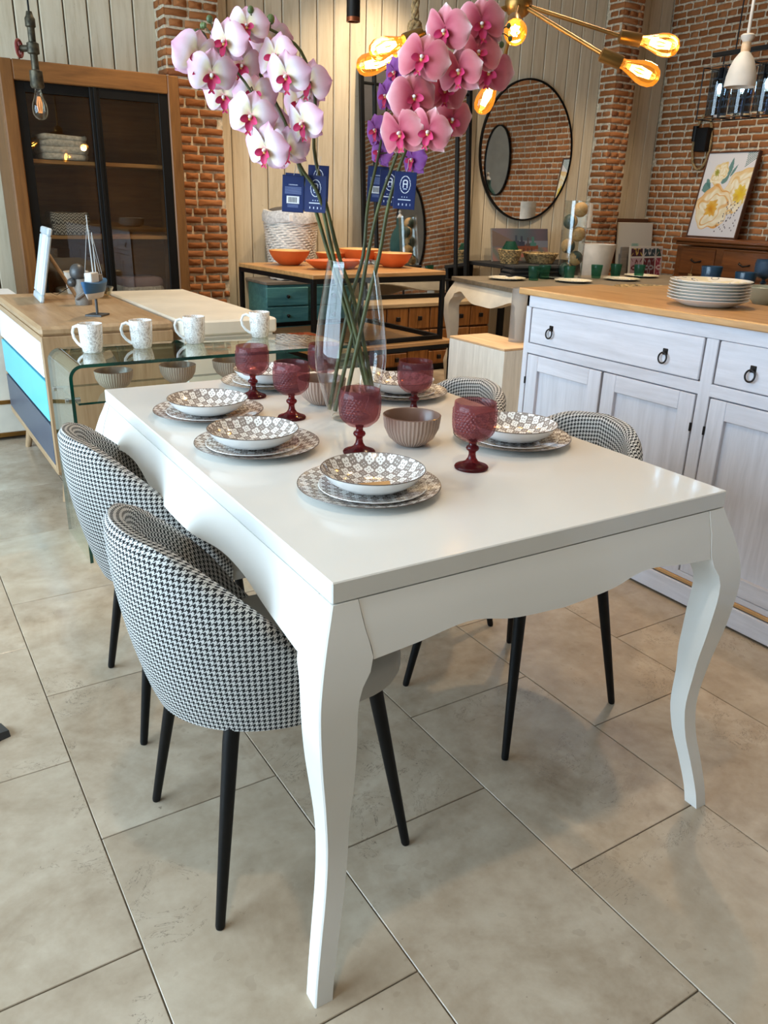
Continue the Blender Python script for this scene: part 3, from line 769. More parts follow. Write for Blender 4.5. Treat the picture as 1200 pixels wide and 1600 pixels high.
orchid('white-pink orchid stem arching farthest over toward the brick pillar', [(1.036, 1.718, 0.851), (0.993, 1.746, 1.03), (0.954, 1.771, 1.172), (0.912, 1.774, 1.294), (0.884, 1.791, 1.373), (0.866, 1.827, 1.469), (0.814, 1.86, 1.575), (0.767, 1.854, 1.614), (0.709, 1.856, 1.611), (0.689, 1.845, 1.626), (0.677, 1.853, 1.633)],
    [(F[i],) for i in (0, 2, 3, 4, 16)], FW, [(0.672, 1.85, 1.622, .008), (0.648, 1.852, 1.612, .005), (0.688, 1.845, 1.640, .006)])
orchid('white-pink orchid stem with flower buds at the very top', [(1.055, 1.722, 0.847), (1.013, 1.745, 1.06), (0.974, 1.758, 1.173), (0.94, 1.78, 1.322), (0.922, 1.791, 1.415), (0.924, 1.79, 1.523), (0.898, 1.807, 1.611), (0.838, 1.809, 1.641), (0.805, 1.818, 1.65), (0.786, 1.818, 1.669)],
    [(F[i],) for i in (1, 5, 6, 10, 13, 14, 15)], FW, [(0.829, 1.812, 1.664, .009), (0.786, 1.818, 1.677, .007), (0.803, 1.818, 1.674, .004)])
orchid('white-pink orchid stem with the lowest hanging pale blooms above the navy tags', [(1.033, 1.697, 0.845), (0.992, 1.734, 1.046), (0.957, 1.757, 1.173), (0.919, 1.757, 1.308), (0.883, 1.769, 1.364), (0.851, 1.765, 1.406), (0.807, 1.769, 1.442), (0.768, 1.794, 1.523), (0.735, 1.816, 1.57), (0.714, 1.829, 1.600)],
    [(F[i],) for i in (7, 8, 9, 11, 12)], FW, [(0.700, 1.835, 1.652, .007), (.690, 1.84, 1.640, .005)])
R_ = [(1.108, 1.554, 1.64), (1.22, 1.577, 1.669), (1.058, 1.562, 1.585), (1.137, 1.536, 1.566), (1.217, 1.579, 1.613), (1.045, 1.57, 1.513), (1.14, 1.593, 1.537), (1.025, 1.583, 1.443), (1.064, 1.535, 1.446), (1.198, 1.639, 1.486), (1.289, 1.628, 1.59)]
U_ = [(1.107, 1.744, 1.582), (1.092, 1.754, 1.534), (1.073, 1.766, 1.461), (1.087, 1.769, 1.415), (1.148, 1.718, 1.4)]
orchid('purple orchid stem hidden behind the rose-pink orchids', [(0.955, 1.775, 0.800), (1.003, 1.763, 1.058), (1.031, 1.745, 1.181), (1.044, 1.749, 1.297), (1.074, 1.753, 1.411), (1.094, 1.760, 1.494), (1.108, 1.760, 1.587)],
    [(p, -.9, 0) for p in U_], FP, [], .62)
orchid('rose-pink orchid stem with four large front-facing blooms beside the lit bulbs', [(0.965, 1.762, 0.798), (1.013, 1.733, 1.061), (1.03, 1.722, 1.182), (1.051, 1.709, 1.298), (1.074, 1.682, 1.395), (1.1, 1.652, 1.5), (1.132, 1.628, 1.599), (1.193, 1.602, 1.664)],
    [(R_[i],) for i in (0, 2, 5, 7)], FR, [], .90, bias=(-.1, 0), spread=(.55, .4))
orchid('rose-pink orchid stem leaning farthest toward the brass chandelier', [(0.972, 1.735, 0.798), (1.019, 1.706, 1.064), (1.043, 1.69, 1.184), (1.059, 1.68, 1.299), (1.079, 1.655, 1.401), (1.128, 1.656, 1.489), (1.192, 1.639, 1.582), (1.242, 1.607, 1.652), (1.277, 1.584, 1.659)],
    [(R_[i],) for i in (1, 3, 4, 6, 8, 9, 10)], FR, [(1.285, 1.565, 1.672, .005), (1.292, 1.565, 1.648, .005), (1.273, 1.57, 1.635, .006)], .90, bias=(-.05, 0), spread=(.5, .35))

# navy tags with printed faces
def tag_front(u, v):
    navy = (24, 38, 86); w = (222, 226, 234); x, y = (u-.5)*42, (v-.5)*66
    e = math.hypot(x/10.5, (y-11)/16)
    if .93 < e < 1.02: return w
    yy = y-13; ax = abs(x)
    if abs(yy) < 7.5:
        top = 5.2 if yy < 2.3 else math.sqrt(max(0, 27-(yy-2.3)**2))
        if ax < top and (ax > top-2.4 or (yy > 3.0 and yy > 5.0-.0*ax) or -1.6 < yy < .4): return w
    if 0 < y-2 < 1.6 and ax < 4: return (170, 180, 205)
    if abs(y+12) < .8 and (abs(ax-5) < 1 or ax < .6): return (170, 180, 205)
    if abs(y+17) < 1.3 and ax < 13: return (200, 206, 220)
    if abs(y+26) < 1.6 and (int(x+20) % 8) < 2 and ax < 13: return (190, 196, 214)
    return navy
def tag_back(u, v):
    navy = (34, 50, 98); x, y = (u-.5)*42, (v-.5)*66
    if -18 < y < -4 and abs(x) < 13:
        if -16 < y < -6 and abs(x) < 10.5 and (int((x+11)*1.6)*7) % 5 in (0, 1, 3): return (90, 92, 96)
        return (232, 234, 236)
    if abs(y-17) < 1 and abs(x) < 9 and int(x+20) % 3: return (190, 198, 216)
    if 0 < y < 13 and int(y) % 2 == 0 and abs(x) < 17: return (120, 134, 176)
    if -26 < y < -20 and int(y) % 2 == 0 and abs(x) < 11: return (110, 124, 168)
    return navy
TGS = [((0.867, 1.791, 1.316), 'b', .08, 'navy barcode swing tag on the white-pink orchids, in front of the wicker hamper', 1.366), ((0.911, 1.763, 1.317), 'f', -.1, 'navy swing tag with white arch logo on the white-pink orchids', 1.365),
       ((0.90, 1.845, 1.322), 'b', .1, 'navy swing tag wedged behind the barcode tag of the white-pink orchids', 1.37), ((0.957, 1.838, 1.342), 'f2', .0, 'navy swing tag hanging highest, behind the logo tag', 1.39),
       ((1.082, 1.768, 1.344), 'b', .05, 'dark navy barcode swing tag on the purple orchid stem', 1.40), ((1.099, 1.74, 1.336), 'f', .05, 'navy logo swing tag half hidden behind a rose orchid stem', 1.39), ((1.077, 1.640, 1.33), 'f', -.03, 'navy logo swing tag hanging nearest, by the orange bowls', 1.385)]
tb = None; tfp = print_grid('printed_face', .047, .076, 42, 66, tag_front).data; tbp = print_grid('printed_face', .047, .076, 42, 66, tag_back).data
for o in [o for o in bpy.data.objects if o.name.startswith('printed_face')]: bpy.data.objects.remove(o)
tbm = MB().box((0, 0, 0), (.050, .0016, .080), m_tagnavy, .0004).mesh('swing_tag', 0)
for (x, y, z), k, rz, lb, zs in TGS:
    o = obj('swing_tag', tbm, None, (x, y, z)); tag(o, lb, 'tag', 'navy swing tags'); o.rotation_euler = (0, .04, -.57+rz)
    obj('printed_face', tbp if k[0] == 'b' else tfp, o, (0, -.00095, -.038))
    MB().tube([(0, 0, .038), (.003, .003, .05), (.004, .008, zs-z+.012)], .0006, m_string, 5).build('string', o)

# ------------------------------------------------------------------ bent glass console with mugs and bowls
def console():
    x0, x1, y0, y1, h, th, R = .53, 1.70, 2.885, 3.265, .75, .012, .05
    t = thing('glass_console', 'bent clear glass console table with green edges behind the white table', 'console', ((x0+x1)/2, (y0+y1)/2, 0))
    cx = (x0+x1)/2; hw = (x1-x0)/2; hd = (y1-y0)/2
    def path(o):
        P = [(-hw+o, 0), (-hw+o, h-R)]
        for i in range(1, 9): a = PI-PI/2*i/8; P.append((-hw+R+(R-o)*math.cos(a), h-R+(R-o)*math.sin(a)))
        for i in range(0, 9): a = PI/2-PI/2*i/8; P.append((hw-R+(R-o)*math.cos(a), h-R+(R-o)*math.sin(a)))
        return P+[(hw-o, 0)]
    A, B = path(0), path(th); n = len(A); M_ = MB(); E_ = MB()
    for P in (A, B):
        M_.add([(x, s*hd, z) for x, z in P for s in (-1, 1)], [(2*i, 2*i+1, 2*i+3, 2*i+2) for i in range(n-1)], m_sheet)
    for s in (-1, 1):
        E_.add([(x, s*hd, z) for P in (A, B) for x, z in P], [(i, i+1, n+i+1, n+i) for i in range(n-1)], m_edge)
    for k in (0, n-1): E_.add([(A[k][0], -hd, 0), (A[k][0], hd, 0), (B[k][0], hd, 0), (B[k][0], -hd, 0)], [(0, 1, 2, 3)], m_edge)
    M_.build('bent_sheet', t, 40); E_.build('green_edge', t, 30)
    zs = .606
    S = MB(); S.add([(-hw+.03, -hd+.04, z) for z in (zs,)]+[(hw-.03, -hd+.04, zs), (hw-.03, hd-.03, zs), (-hw+.03, hd-.03, zs)], [(0, 1, 2, 3)], m_sheet)
    sh = S.build('shelf', t, 0)
    sheet_e = MB()
    for a, b in (((-hw+.03, -hd+.04), (hw-.03, -hd+.04)), ((hw-.03, hd-.03), (-hw+.03, hd-.03)), ((-hw+.03, hd-.03), (-hw+.03, -hd+.04)), ((hw-.03, -hd+.04), (hw-.03, hd-.03))):
        sheet_e.add([(a[0], a[1], zs-.008), (b[0], b[1], zs-.008), (b[0], b[1], zs), (a[0], a[1], zs)], [(0, 1, 2, 3)], m_edge)
    sheet_e.build('shelf_edge', sh, 0)
    for sx in (-1, 1):
        for sy in (-1, 1): MB().tube([(sx*(hw+.006), sy*.11, zs+.004), (sx*(hw-.045), sy*.11, zs+.004)], .009, m_chrome, 12).build('shelf_fitting', t)
console()
def make_mug(loc, rz, label):
    t = thing('mug', label, 'mug', loc, rz, 'speckled mugs on the glass console')
    MB().lathe([(0, .003), (.028, .002), (.0315, .0), (.035, .004), (.040, .03), (.0425, .07), (.0440, .1045), (.0428, .1065), (.0412, .1045), (.0395, .07), (.037, .03), (.031, .009), (0, .008)], m_mug, 44).build('cup', t, 50)
    MB().tube([(.041, 0, .087), (.055, 0, .094), (.070, 0, .088), (.077, 0, .070), (.073, 0, .048), (.060, 0, .030), (.046, 0, .020), (.037, 0, .016)], [.006, .0058, .0056, .0055, .0055, .0055, .006, .006], m_porc, 12).build('handle', t)
    return t
mg = make_mug((.668, 3.115, .7505), 2.35, 'white speckled mug at the bent corner of the glass console')
for x, y, rz, lb in ((.862, 3.14, 2.6, 'white speckled mug second from the bent glass corner'), (1.085, 3.17, 2.65, 'white speckled mug standing before the gap between two sideboards'), (1.39, 3.215, 2.65, 'white speckled mug behind a mauve goblet, farthest from the bent corner')):
    copy_tree(mg, (x, y, .7505), rz, lb)
for x, y, rz, lb in ((.735, 3.105, 0, 'taupe ribbed bowl on the glass shelf nearest the chair'), (.99, 3.12, 1, 'taupe ribbed bowl on the glass shelf before the wooden sideboard end'), (1.215, 3.13, 2, 'taupe ribbed bowl on the glass shelf behind the end place setting')):
    c = copy_tree(r0, (x, y, .6065), rz, lb); c['group'] = 'ribbed bowls on the glass shelf'; c.scale = (1.07, 1.07, 1)

# ------------------------------------------------------------------ sideboard with coloured drawers, and the cream one behind it
x0, x1, y0, y1, h = .545, 1.095, 3.47, 4.72, .80
t = thing('wooden_sideboard', 'oak sideboard with white, turquoise and slate drawers on slanted legs', 'sideboard', ((x0+x1)/2, (y0+y1)/2, 0)); hw, hd = (x1-x0)/2, (y1-y0)/2
bx('top', (0, 0, h-.02), (2*hw, 2*hd, .04), m_oaklt, t, .012)
MB().box((0, -hd+.012, .47), (2*hw-.006, .024, .58), m_oaklt_z, .004).box((0, hd-.012, .47), (2*hw-.006, .024, .58), m_oaklt_z, .004).box((hw-.012, 0, .47), (.02, 2*hd-.05, .58), m_oaklt_z).box((0, 0, .185), (2*hw-.008, 2*hd-.008, .03), m_oaklt, .004).box((-hw+.02, 0, .745), (.03, 2*hd-.05, .03), m_oaklt).build('carcass', t)
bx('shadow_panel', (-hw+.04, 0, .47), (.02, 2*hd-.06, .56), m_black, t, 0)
for z, dz, mm in ((.662, .145, m_whitelac), (.489, .17, m_blue), (.300, .175, m_slate)): bx('drawer', (-hw+.012, 0, z), (.024, 2*hd-.056, dz), mm, t, .003)
for sx in (-1, 1):
    for sy in (-1, 1): MB().tube([(sx*(hw-.08), sy*(hd-.16), .172), (sx*(hw-.045), sy*(hd-.135), 0)], [.026, .015], m_oaklt_z, 16).build('leg', t)
x0, x1, y0, y1, h = 1.122, 1.57, 3.43, 4.74, .797
t = thing('cream_sideboard', 'cream lacquered sideboard back to back with the oak sideboard', 'sideboard', ((x0+x1)/2, (y0+y1)/2, 0)); hw, hd = (x1-x0)/2, (y1-y0)/2
bx('top', (0, 0, h-.0325), (2*hw, 2*hd, .065), m_cream, t, .008); bx('carcass', (0, 0, .40), (2*hw-.03, 2*hd-.03, .664), m_cream, t, .004)
for y in (-.43, 0, .43): bx('door', (hw-.010, y, .41), (.018, .42, .60), m_cream, t, .003)
bx('plinth', (0, 0, .035), (2*hw-.08, 2*hd-.08, .07), m_black, t, 0)

# objects on the oak sideboard
t = thing('picture_frame', 'silver-white tabletop picture frame leaning back on its wooden easel strut', 'frame', (.72, 4.56, .80)); 
t.rotation_euler = (0, 0, -1.64); T_ = Matrix.Rotation(-.22, 4, 'X')
fw, fh = .30, .355
fm = MB()
for c, d in (((fw/2, 0, .0175), (fw, .022, .035)), ((fw/2, 0, fh-.0175), (fw, .022, .035)), ((.0175, 0, fh/2), (.035, .022, fh-.07)), ((fw-.0175, 0, fh/2), (.035, .022, fh-.07))): fm.box(c, d, m_frame_w, .006, xf=T_)
fm.build('moulding', t); MB().box((fw/2, .004, fh/2), (fw-.07, .008, fh-.07), m_greywood, 0, xf=T_).build('backing', t)
MB().box((fw/2, -.002, fh/2), (fw-.072, .002, fh-.072), m_whitelac, 0, xf=T_).build('picture_sheet', t)
MB().tube([(fw/2, .060, .24), (fw/2, .185, .006)], .009, m_oaklt, 8).build('easel_strut', t)
MB().tube([(fw/2, .022, .05), (fw/2, .09, .022), (fw/2, .155, .06)], .0018, m_black, 6).build('cord', t)
t = thing('enamel_mug', 'cream enamel mug on the oak sideboard behind the picture frame', 'mug', (.955, 4.77-.11, .80))
MB().lathe([(0, .002), (.05, 0), (.053, .004), (.062, .11), (.066, .113), (.062, .115), (.059, .11), (.05, .008), (0, .006)], m_enamel, 32).build('cup', t)
MB().tube([(.030, -.052, .095), (.045, -.078, .098), (.052, -.090, .07), (.042, -.073, .035), (.028, -.048, .025)], .006, m_greywood, 8).build('handle', t)
t = thing('stone_figurine', 'small grey knotted stone figurine beside the model boat', 'figurine', (.872, 4.15, .80))
b = MB().lathe([(0, 0), (.038, 0), (.040, .02), (.030, .05), (.036, .09), (.028, .12), (0, .125)], m_greywood, 20); b.build('body', t)
MB().ball((-.012, .01, .150), .038, m_grey_metal, 14, 10, (1, 1, 1.1)).ball((-.045, .0, .105), .022, m_grey_metal, 10, 8).build('head', t)
MB().tube([(-.04, -.03, .03), (.0, -.042, .06), (.035, -.02, .085), (.01, -.03, .115)], .008, m_greywood, 8).build('carved_strand', t)
t = thing('model_sailboat', 'blue and white wooden model sailboat on a metal stand', 'boat model', (.838, 3.735, .80)); t.rotation_euler = (0, 0, .9)
bx('stand_base', (0, 0, .004), (.085, .075, .008), m_grey_metal, t, .001); MB().tube([(0, 0, .008), (0, 0, .075)], .006, m_grey_metal, 8).build('stand_rod', t)
def hull(z0, z1, m, nm):
    P = lambda u, v: ((.12*(u*2-1))*(.55+.45*v), 0, 0)
    M_ = MB()
    def fn(u, v):
        a = u*2*PI; zz = z0+(z1-z0)*v; q = max(.02, (zz-.073)/.067)**.5
        x = .105*math.cos(a)*(.62+.38*q); y = .040*math.sin(a)*q*(1-.3*abs(math.cos(a))**3); return (x, y, zz+.012*abs(math.cos(a))**3*v)
    M_.grid(fn, 28, 6, m); vs = [fn(i/28, 1) for i in range(28)]; M_.add(vs, [tuple(range(28))], m)
    vs = [fn(i/28, 0) for i in range(28)]; M_.add(vs, [tuple(range(28))], m); return M_.build(nm, t, 50)
hull(.074, .102, m_boatwhite, 'lower_hull'); hull(.102, .142, m_boatblue, 'upper_hull')
bx('cabin', (-.02, 0, .165), (.07, .034, .042), m_boatwhite, t, .003); bx('deck_house', (.045, 0, .16), (.03, .026, .03), m_greywood, t, .003)
MB().tube([(.0, 0, .14), (-.012, .0, .42)], [.0035, .002], m_string, 8).build('mast', t); MB().tube([(.025, 0, .145), (.022, 0, .35)], [.003, .0018], m_string, 8).build('second_mast', t)
for a, b_ in (((.09, 0, .15), (.022, 0, .34)), ((-.09, 0, .15), (-.011, 0, .40)), ((.07, .0, .15), (-.010, 0, .38))): MB().tube([a, b_], .0009, m_string, 5).build('rigging', t)
t = tag(MB().lathe([(0, .003), (.03, 0), (.036, .003), (.062, .055), (.0605, .057), (.056, .052), (.032, .009), (0, .008)], m_clearbulb, 28).build('glass_bowl'), 'small clear glass bowl behind the model sailboat', 'bowl'); t.location = (1.02, 4.40, .80)

# ------------------------------------------------------------------ white-washed sideboard with oak top
XF = 2.255
t = thing('white_sideboard', 'white-washed pine sideboard with oak top, panel doors and iron ring pulls', 'sideboard', (XF, 2.5, 0))
YE, YN = 0.0, -2.9    # local Y range: 0 far end
DX = .43
bx('oak_top', (DX/2-.005, (YN)/2+.005, .9875), (DX+.04, -YN+.05, .025), m_oak, t, .004)
c = MB()
c.box((DX/2, -.008, .52), (DX, .016, .91), m_wwash_z, .002); c.box((DX/2, YN+.008, .52), (DX, .016, .91), m_wwash_z, .002); c.box((DX-.008, YN/2, .52), (.014, -YN-.04, .90), m_wwash); c.box((DX/2+.01, YN/2, .10), (DX-.04, -YN-.04, .02), m_wwash)
c.build('carcass', t)
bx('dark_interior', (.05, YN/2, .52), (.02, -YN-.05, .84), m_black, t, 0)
f = MB(); f.box((.011, YN/2, .951), (.022, -YN, .046), m_wwash, .002); f.box((.011, YN/2, .765), (.022, -YN, .041), m_wwash, .002)
for y, w in ((-.014, .028), (-.888, .046), (-1.81, .046), (-2.88, .04)): f.box((.011, y, .52), (.0225, w, .815), m_wwash_z, .002)
f.build('face_frame', t)
def ring_pull(parent, y, z):
    b = MB().tube([(-.006, y, z+.012), (.012, y, z+.012)], .007, m_iron, 10).box((-.001, y, z+.014), (.004, .022, .022), m_iron, .002, xf=None)
    h_ = b.build('ring_pull', parent); ring = [(-.010+.006*math.sin(a)*0-.004*(1-math.cos(a))/2, y+.0165*math.sin(a), z-.006+.018*math.cos(a)) for a in [2*PI*i/20 for i in range(20)]]
    MB().tube(ring, .003, m_iron, 8, closed=True).build('ring', h_)
for ya, yb, ks in ((-.031, -.862, (-.155, -.713)), (-.914, -1.784, (-1.047, -1.62)), (-1.836, -2.857, (-2.0, -2.6))):
    d = bx('drawer', (.010, (ya+yb)/2, .8575), (.022, ya-yb-.008, .138), m_wwash, t, .003)
    for k in ks: ring_pull(d, k, .845)
for ya, yb, hg in ((-.031, -.444, 1), (-.449, -.862, 0), (-.914, -1.347, 1), (-1.352, -1.784, 0), (-1.836, -2.34, 1), (-2.345, -2.857, 0)):
    w = ya-yb-.006; zc, hz = .4325, .616; yc = (ya+yb)/2
    d = MB(); s_ = .062
    for sg in (-1, 1): d.box((.010, sg*(w/2-s_/2), 0), (.022, s_, hz), m_wwash_z, .002)
    for sg in (-1, 1): d.box((.010, 0, sg*(hz/2-s_/2)), (.0215, w-2*s_, s_), m_wwash, .002)
    dd = d.build('door', t, 35, (0, yc, zc)); bx('panel', (.018, 0, 0), (.008, w-2*s_+.004, hz-2*s_+.004), m_wwash_z, dd, 0)
    hy = (w/2+.002)*(1 if hg else -1)
    for z in (.20, -.20): MB().tube([(-.003, hy, z-.014), (-.003, hy, z+.014)], .004, m_iron, 8).build('hinge', dd)
bx('bottom_rail', (.011, YN/2, .112), (.022, -YN, .022), m_wwash, t, .002); bx('oak_strip', (.004, YN/2, .0945), (.02, -YN, .013), m_oak, t, .002)
bx('plinth', (DX/2-.006, YN/2, .046), (DX+.004, -YN+.01, .075), m_wwash, t, .004); bx('plinth_foot', (DX/2, YN/2, .004), (DX-.03, -YN-.02, .008), m_black, t, 0)

# stack of plates and things on the oak-topped pieces
def leafplate():
    M_ = Mat('leaf_glaze', .15, 0, .6, (226, 220, 204), .3); v = M_.coord(); vo = M_.n('ShaderNodeTexVoronoi'); vo.inputs['Scale'].default_value = 22; M_.nt.links.new(v, vo.inputs['Vector']); dd = X(M_.nt, vo.outputs['Distance'])
    n_ = M_.noise(v, 14, 2); c = M_.mix(n_.gt(.54)*.5, (228, 222, 206), (206, 190, 130)); c = M_.mix((dd-.30).abs().lt(.035)*n_.lt(.5), c, (110, 116, 118)); M_.color(c); return M_.m
m_leaf = leafplate()
sp = thing('stacked_plate', 'bottom plate of the white stack on the oak-topped sideboard', 'plate', (2.465, 1.812, 1.0005), 0, 'stacked leaf-pattern plates')
MB().lathe([(0, .004), (.075, .0045), (.090, .010), (.1345, .026)], m_leaf, 44).build('patterned_face', sp)
MB().lathe([(.1345, .026), (.136, .0266), (.1365, .0256), (.1345, .0245), (.092, .0065), (.078, .0), (.07, .001), (0, .0015)], m_porc, 44).build('underside', sp)
for i, lb in enumerate(('second plate up from the bottom of the white stack', 'third plate up from the bottom of the white stack', 'fourth plate up in the white stack on the sideboard', 'fifth plate up in the white stack on the sideboard', 'plate just under the top one of the white stack', 'top plate of the white stack, cream with grey leaf pattern')):
    copy_tree(sp, (2.465+.002*i, 1.812+.001*i, 1.0005+.0100*(i+1)), i*.9, lb)
t = thing('display_table', 'oak display table standing behind the white-washed sideboard', 'table', (3.13, 1.9, 0))
bx('top', (0, 0, .955), (.84, 1.5, .03), m_oak, t, .004)
for sx in (-1, 1):
    for sy in (-1, 1): bx('leg', (sx*.38, sy*.71, .47), (.05, .05, .94), m_oak, t, .003)
bw = tag(MB().lathe([(0, .002), (.035, 0), (.042, .004), (.070, .035), (.084, .068), (.082, .070), (.066, .036), (.04, .010), (0, .009)], m_ribpale, 36).build('celadon_bowl'), 'pale green-grey bowl behind the stacked plates', 'bowl'); bw.location = (2.98, 1.93, .9705); bw.data.materials[0] = plain('celadon', (150, 152, 132), .35)
def tumbler(name, label, loc, mat, group, r=.042, h=.105):
    o = MB().lathe([(0, .004), (r*.72, 0), (r*.78, .004), (r, h-.002), (r*.985, h), (r*.955, h-.002), (r*.72, .012), (0, .011)], mat, 32).build(name, None, 50); o.location = loc; return tag(o, label, 'glass', group)
tumbler('water_glass', 'dark blue tumbler directly behind the stacked plates', (3.22, 2.37, .9705), m_navy, 'dark blue glasses', .046, .11)
tumbler('water_glass', 'dark blue tumbler between the stacked plates and the pale bowl', (3.27, 2.23, .9705), m_navy, 'dark blue glasses', .046, .095)
gb = copy_tree(g0, (3.42, 2.24, .9705), 0, 'dark blue footed goblet behind the pale bowl'); gb['group'] = 'dark blue glasses'
for k in gb.children:
    k.data = k.data.copy(); k.data.materials[0] = m_navy

# ------------------------------------------------------------------ chalky block with acrylic tube
t = thing('display_block', 'chalky white wooden display block with a bare pine top', 'block', (3.35, 3.98, 0)); bx('body', (0, 0, .243), (.32, .56, .486), m_block, t, .004); bx('top', (0, 0, .4935), (.32, .56, .014), m_blocktop, t, .002)
cy = tag(MB().lathe([(0, .002), (.055, .002), (.056, .0), (.056, .33), (.053, .33), (.053, .006), (0, .006)], m_wrap, 36).build('acrylic_cylinder'), 'clear hollow acrylic cylinder standing on the chalky block', 'cylinder'); cy.location = (3.46, 3.90, .501)

# ------------------------------------------------------------------ stacked metal-framed tables, orange bowls
def frame_table(label, loc, rz, w, d, h, top):
    t = thing('metal_frame_table', label, 'table', loc, rz, 'metal-framed tables stacked in pairs')
    bx('wood_top', (0, 0, h-.013), (w, d, .026), top, t, .003); q = .028; zt = h-.026-q/2
    for sx in (-1, 1):
        for sy in (-1, 1): bx('leg', (sx*(w/2-q/2), sy*(d/2-q/2), (h-.026)/2), (q, q, h-.026), m_black, t, .001)
    for sy in (-1, 1):
        bx('rail', (0, sy*(d/2-q/2), zt), (w-2*q, q, q), m_black, t, .001); bx('rail', (0, sy*(d/2-q/2), q/2), (w-2*q, q, q), m_black, t, .001)
    for sx in (-1, 1):
        bx('rail', (sx*(w/2-q/2), 0, zt), (q, d-2*q, q), m_black, t, .001); bx('rail', (sx*(w/2-q/2), 0, q/2), (q, d-2*q, q), m_black, t, .001)
    return t
frame_table('black-framed wooden table at the bottom, carrying the orange-bowl table', (2.765, 4.888, 0), .06, 1.13, .98, .44, m_oak_x)
frame_table('black-framed wooden table stacked on top, set with orange bowls', (2.743, 4.94, .4405), .07, 1.04, .99, .45, m_oak_x)
def obowl(loc, r, h, label):
    t = thing('orange_bowl', label, 'bowl', loc, 0, 'orange bamboo bowls')
    MB().lathe([(0, .002), (r*.42, 0), (r*.5, .004), (r*.78, h*.38), (r*.94, h*.75), (r, h)], m_orange, 40).build('outer_wall', t, 50)
    MB().lathe([(r, h), (r*.985, h*1.01), (r*.91, h*.75), (r*.74, h*.39), (r*.45, .012), (0, .01)], m_orange_in, 40).build('inner_wall', t, 50); return t
ZM = .891
obowl((2.47, 5.17, ZM), .140, .095, 'wide orange bowl in front of the white wicker hamper'); obowl((2.86, 5.30, ZM), .11, .07, 'low orange bowl between hamper and tall flower stems')
obowl((3.06, 5.22, ZM), .155, .10, 'large orange bowl behind the vase rim'); obowl((3.10, 4.84, ZM), .132, .095, 'orange bowl at the table corner in front of the black framed mirror'); obowl((3.20, 5.10, ZM), .10, .06, 'small orange bowl half hidden behind the corner bowl')
t = thing('orange_dish', 'long shallow orange dish at the front edge of the metal-framed table', 'dish', (2.62, 4.80, ZM), .12)
d_ = MB(); d_.lathe([(0, .002), (.11, 0), (.13, .006), (.185, .048), (.19, .056), (.184, .055), (.125, .016), (0, .012)], m_orange, 40, xf=Matrix.Diagonal((1.15, .62, 1, 1))); d_.build('body', t, 50)

# teal chest with the wicker hamper on it
x0, x1, y0, y1 = 2.46, 3.17, 5.515, 5.885
t = thing('teal_chest', 'distressed teal chest of drawers with a grey wood top under the hamper', 'chest', ((x0+x1)/2, (y0+y1)/2, 0)); hw, hd = (x1-x0)/2, (y1-y0)/2
bx('top', (0, 0, .735), (2*hw+.04, 2*hd+.02, .024), m_greywood, t, .004); bx('carcass', (0, .01, .40), (2*hw, 2*hd-.02, .645), m_teal, t, .003); bx('base', (0, 0, .04), (2*hw+.01, 2*hd, .078), m_black, t, .002)
for x in (-.205, .18):
    for z, hz in ((.64, .13), (.50, .13), (.30, .24)):
        d = bx('drawer', (x, -hd-.002, z), (.34, .024, hz), m_teal, t, .004); MB().ball((x, -hd-.022, z), .013, m_iron, 12, 8).tube([(x, -hd-.012, z), (x, -hd-.02, z)], .006, m_iron, 8).build('knob', d)
t = thing('wicker_hamper', 'white wicker laundry hamper with a linen liner, on the teal chest', 'basket', (2.72, 5.665, .7475)); B = MB()
rows = 26; seg = 56
for j in range(rows):
    z = .012+.455*j/rows; r = .150+.047*(j/rows)
    P = [((r+.005*math.cos(PI*(i+j)))*math.cos(2*PI*i/seg), (r+.005*math.cos(PI*(i+j)))*math.sin(2*PI*i/seg), z+.004*math.sin(i*1.1+j)) for i in range(seg)]
    B.tube(P, .0092, m_wicker, 6, closed=True)
B.lathe([(0, .006), (.14, .006), (.187, .46), (.184, .46), (.135, .01)], m_wicker, 28)
w_ = B.build('woven_body', t, 60); w_['kind'] = 'stuff'
L_ = MB()
def fn(u, v):
    a = 2*PI*u; r = .197+.008*math.sin(a*9)*v; p = [(r+.012, .405), (r+.014, .45), (r+.002, .485), (r-.02, .487), (r-.03, .45)][int(round(v*4))]
    return (p[0]*math.cos(a), p[0]*math.sin(a), p[1]+.006*math.sin(a*5))
L_.grid(fn, 56, 4, m_linen); L_.build('liner', t, 60)
MB().ball((0, 0, .475), .172, m_lingrey, 28, 10, (1, 1, .24)).build('stuffing', t); bx('liner_label', (-.09, -.195, .44), (.035, .004, .045), m_porc, t, .001)

# ------------------------------------------------------------------ leaning window-pane mirror, rustic unit, black console
x0, x1 = 3.22, 4.50
t = thing('rustic_unit', 'rustic acacia sideboard with small square drawers and black square knobs', 'sideboard', ((x0+x1)/2, 5.65, 0)); hw = (x1-x0)/2; hd = .215
bx('top', (0, -.005, .545), (2*hw, 2*hd+.02, .03), m_rustic_top, t, .003); bx('carcass', (0, .01, .29), (2*hw-.02, 2*hd-.03, .48), m_rustic, t, .002); bx('plinth', (0, .0, .025), (2*hw-.04, 2*hd-.05, .05), m_black, t, 0)
xs = [-.53, -.32, -.11, .10, .31, .52]
for i, x in enumerate(xs):
    for z, hz in (((.44, .165), (.205, .27)) if i in (2, 5) else ((.44, .165), (.26, .165), (.115, .10))):
        d = bx('drawer', (x, -hd+.005, z), (.20, .024, hz), m_rustic, t, .004); bx('knob', (x, -hd-.016, z), (.034, .02, .034), m_iron, d, .003)
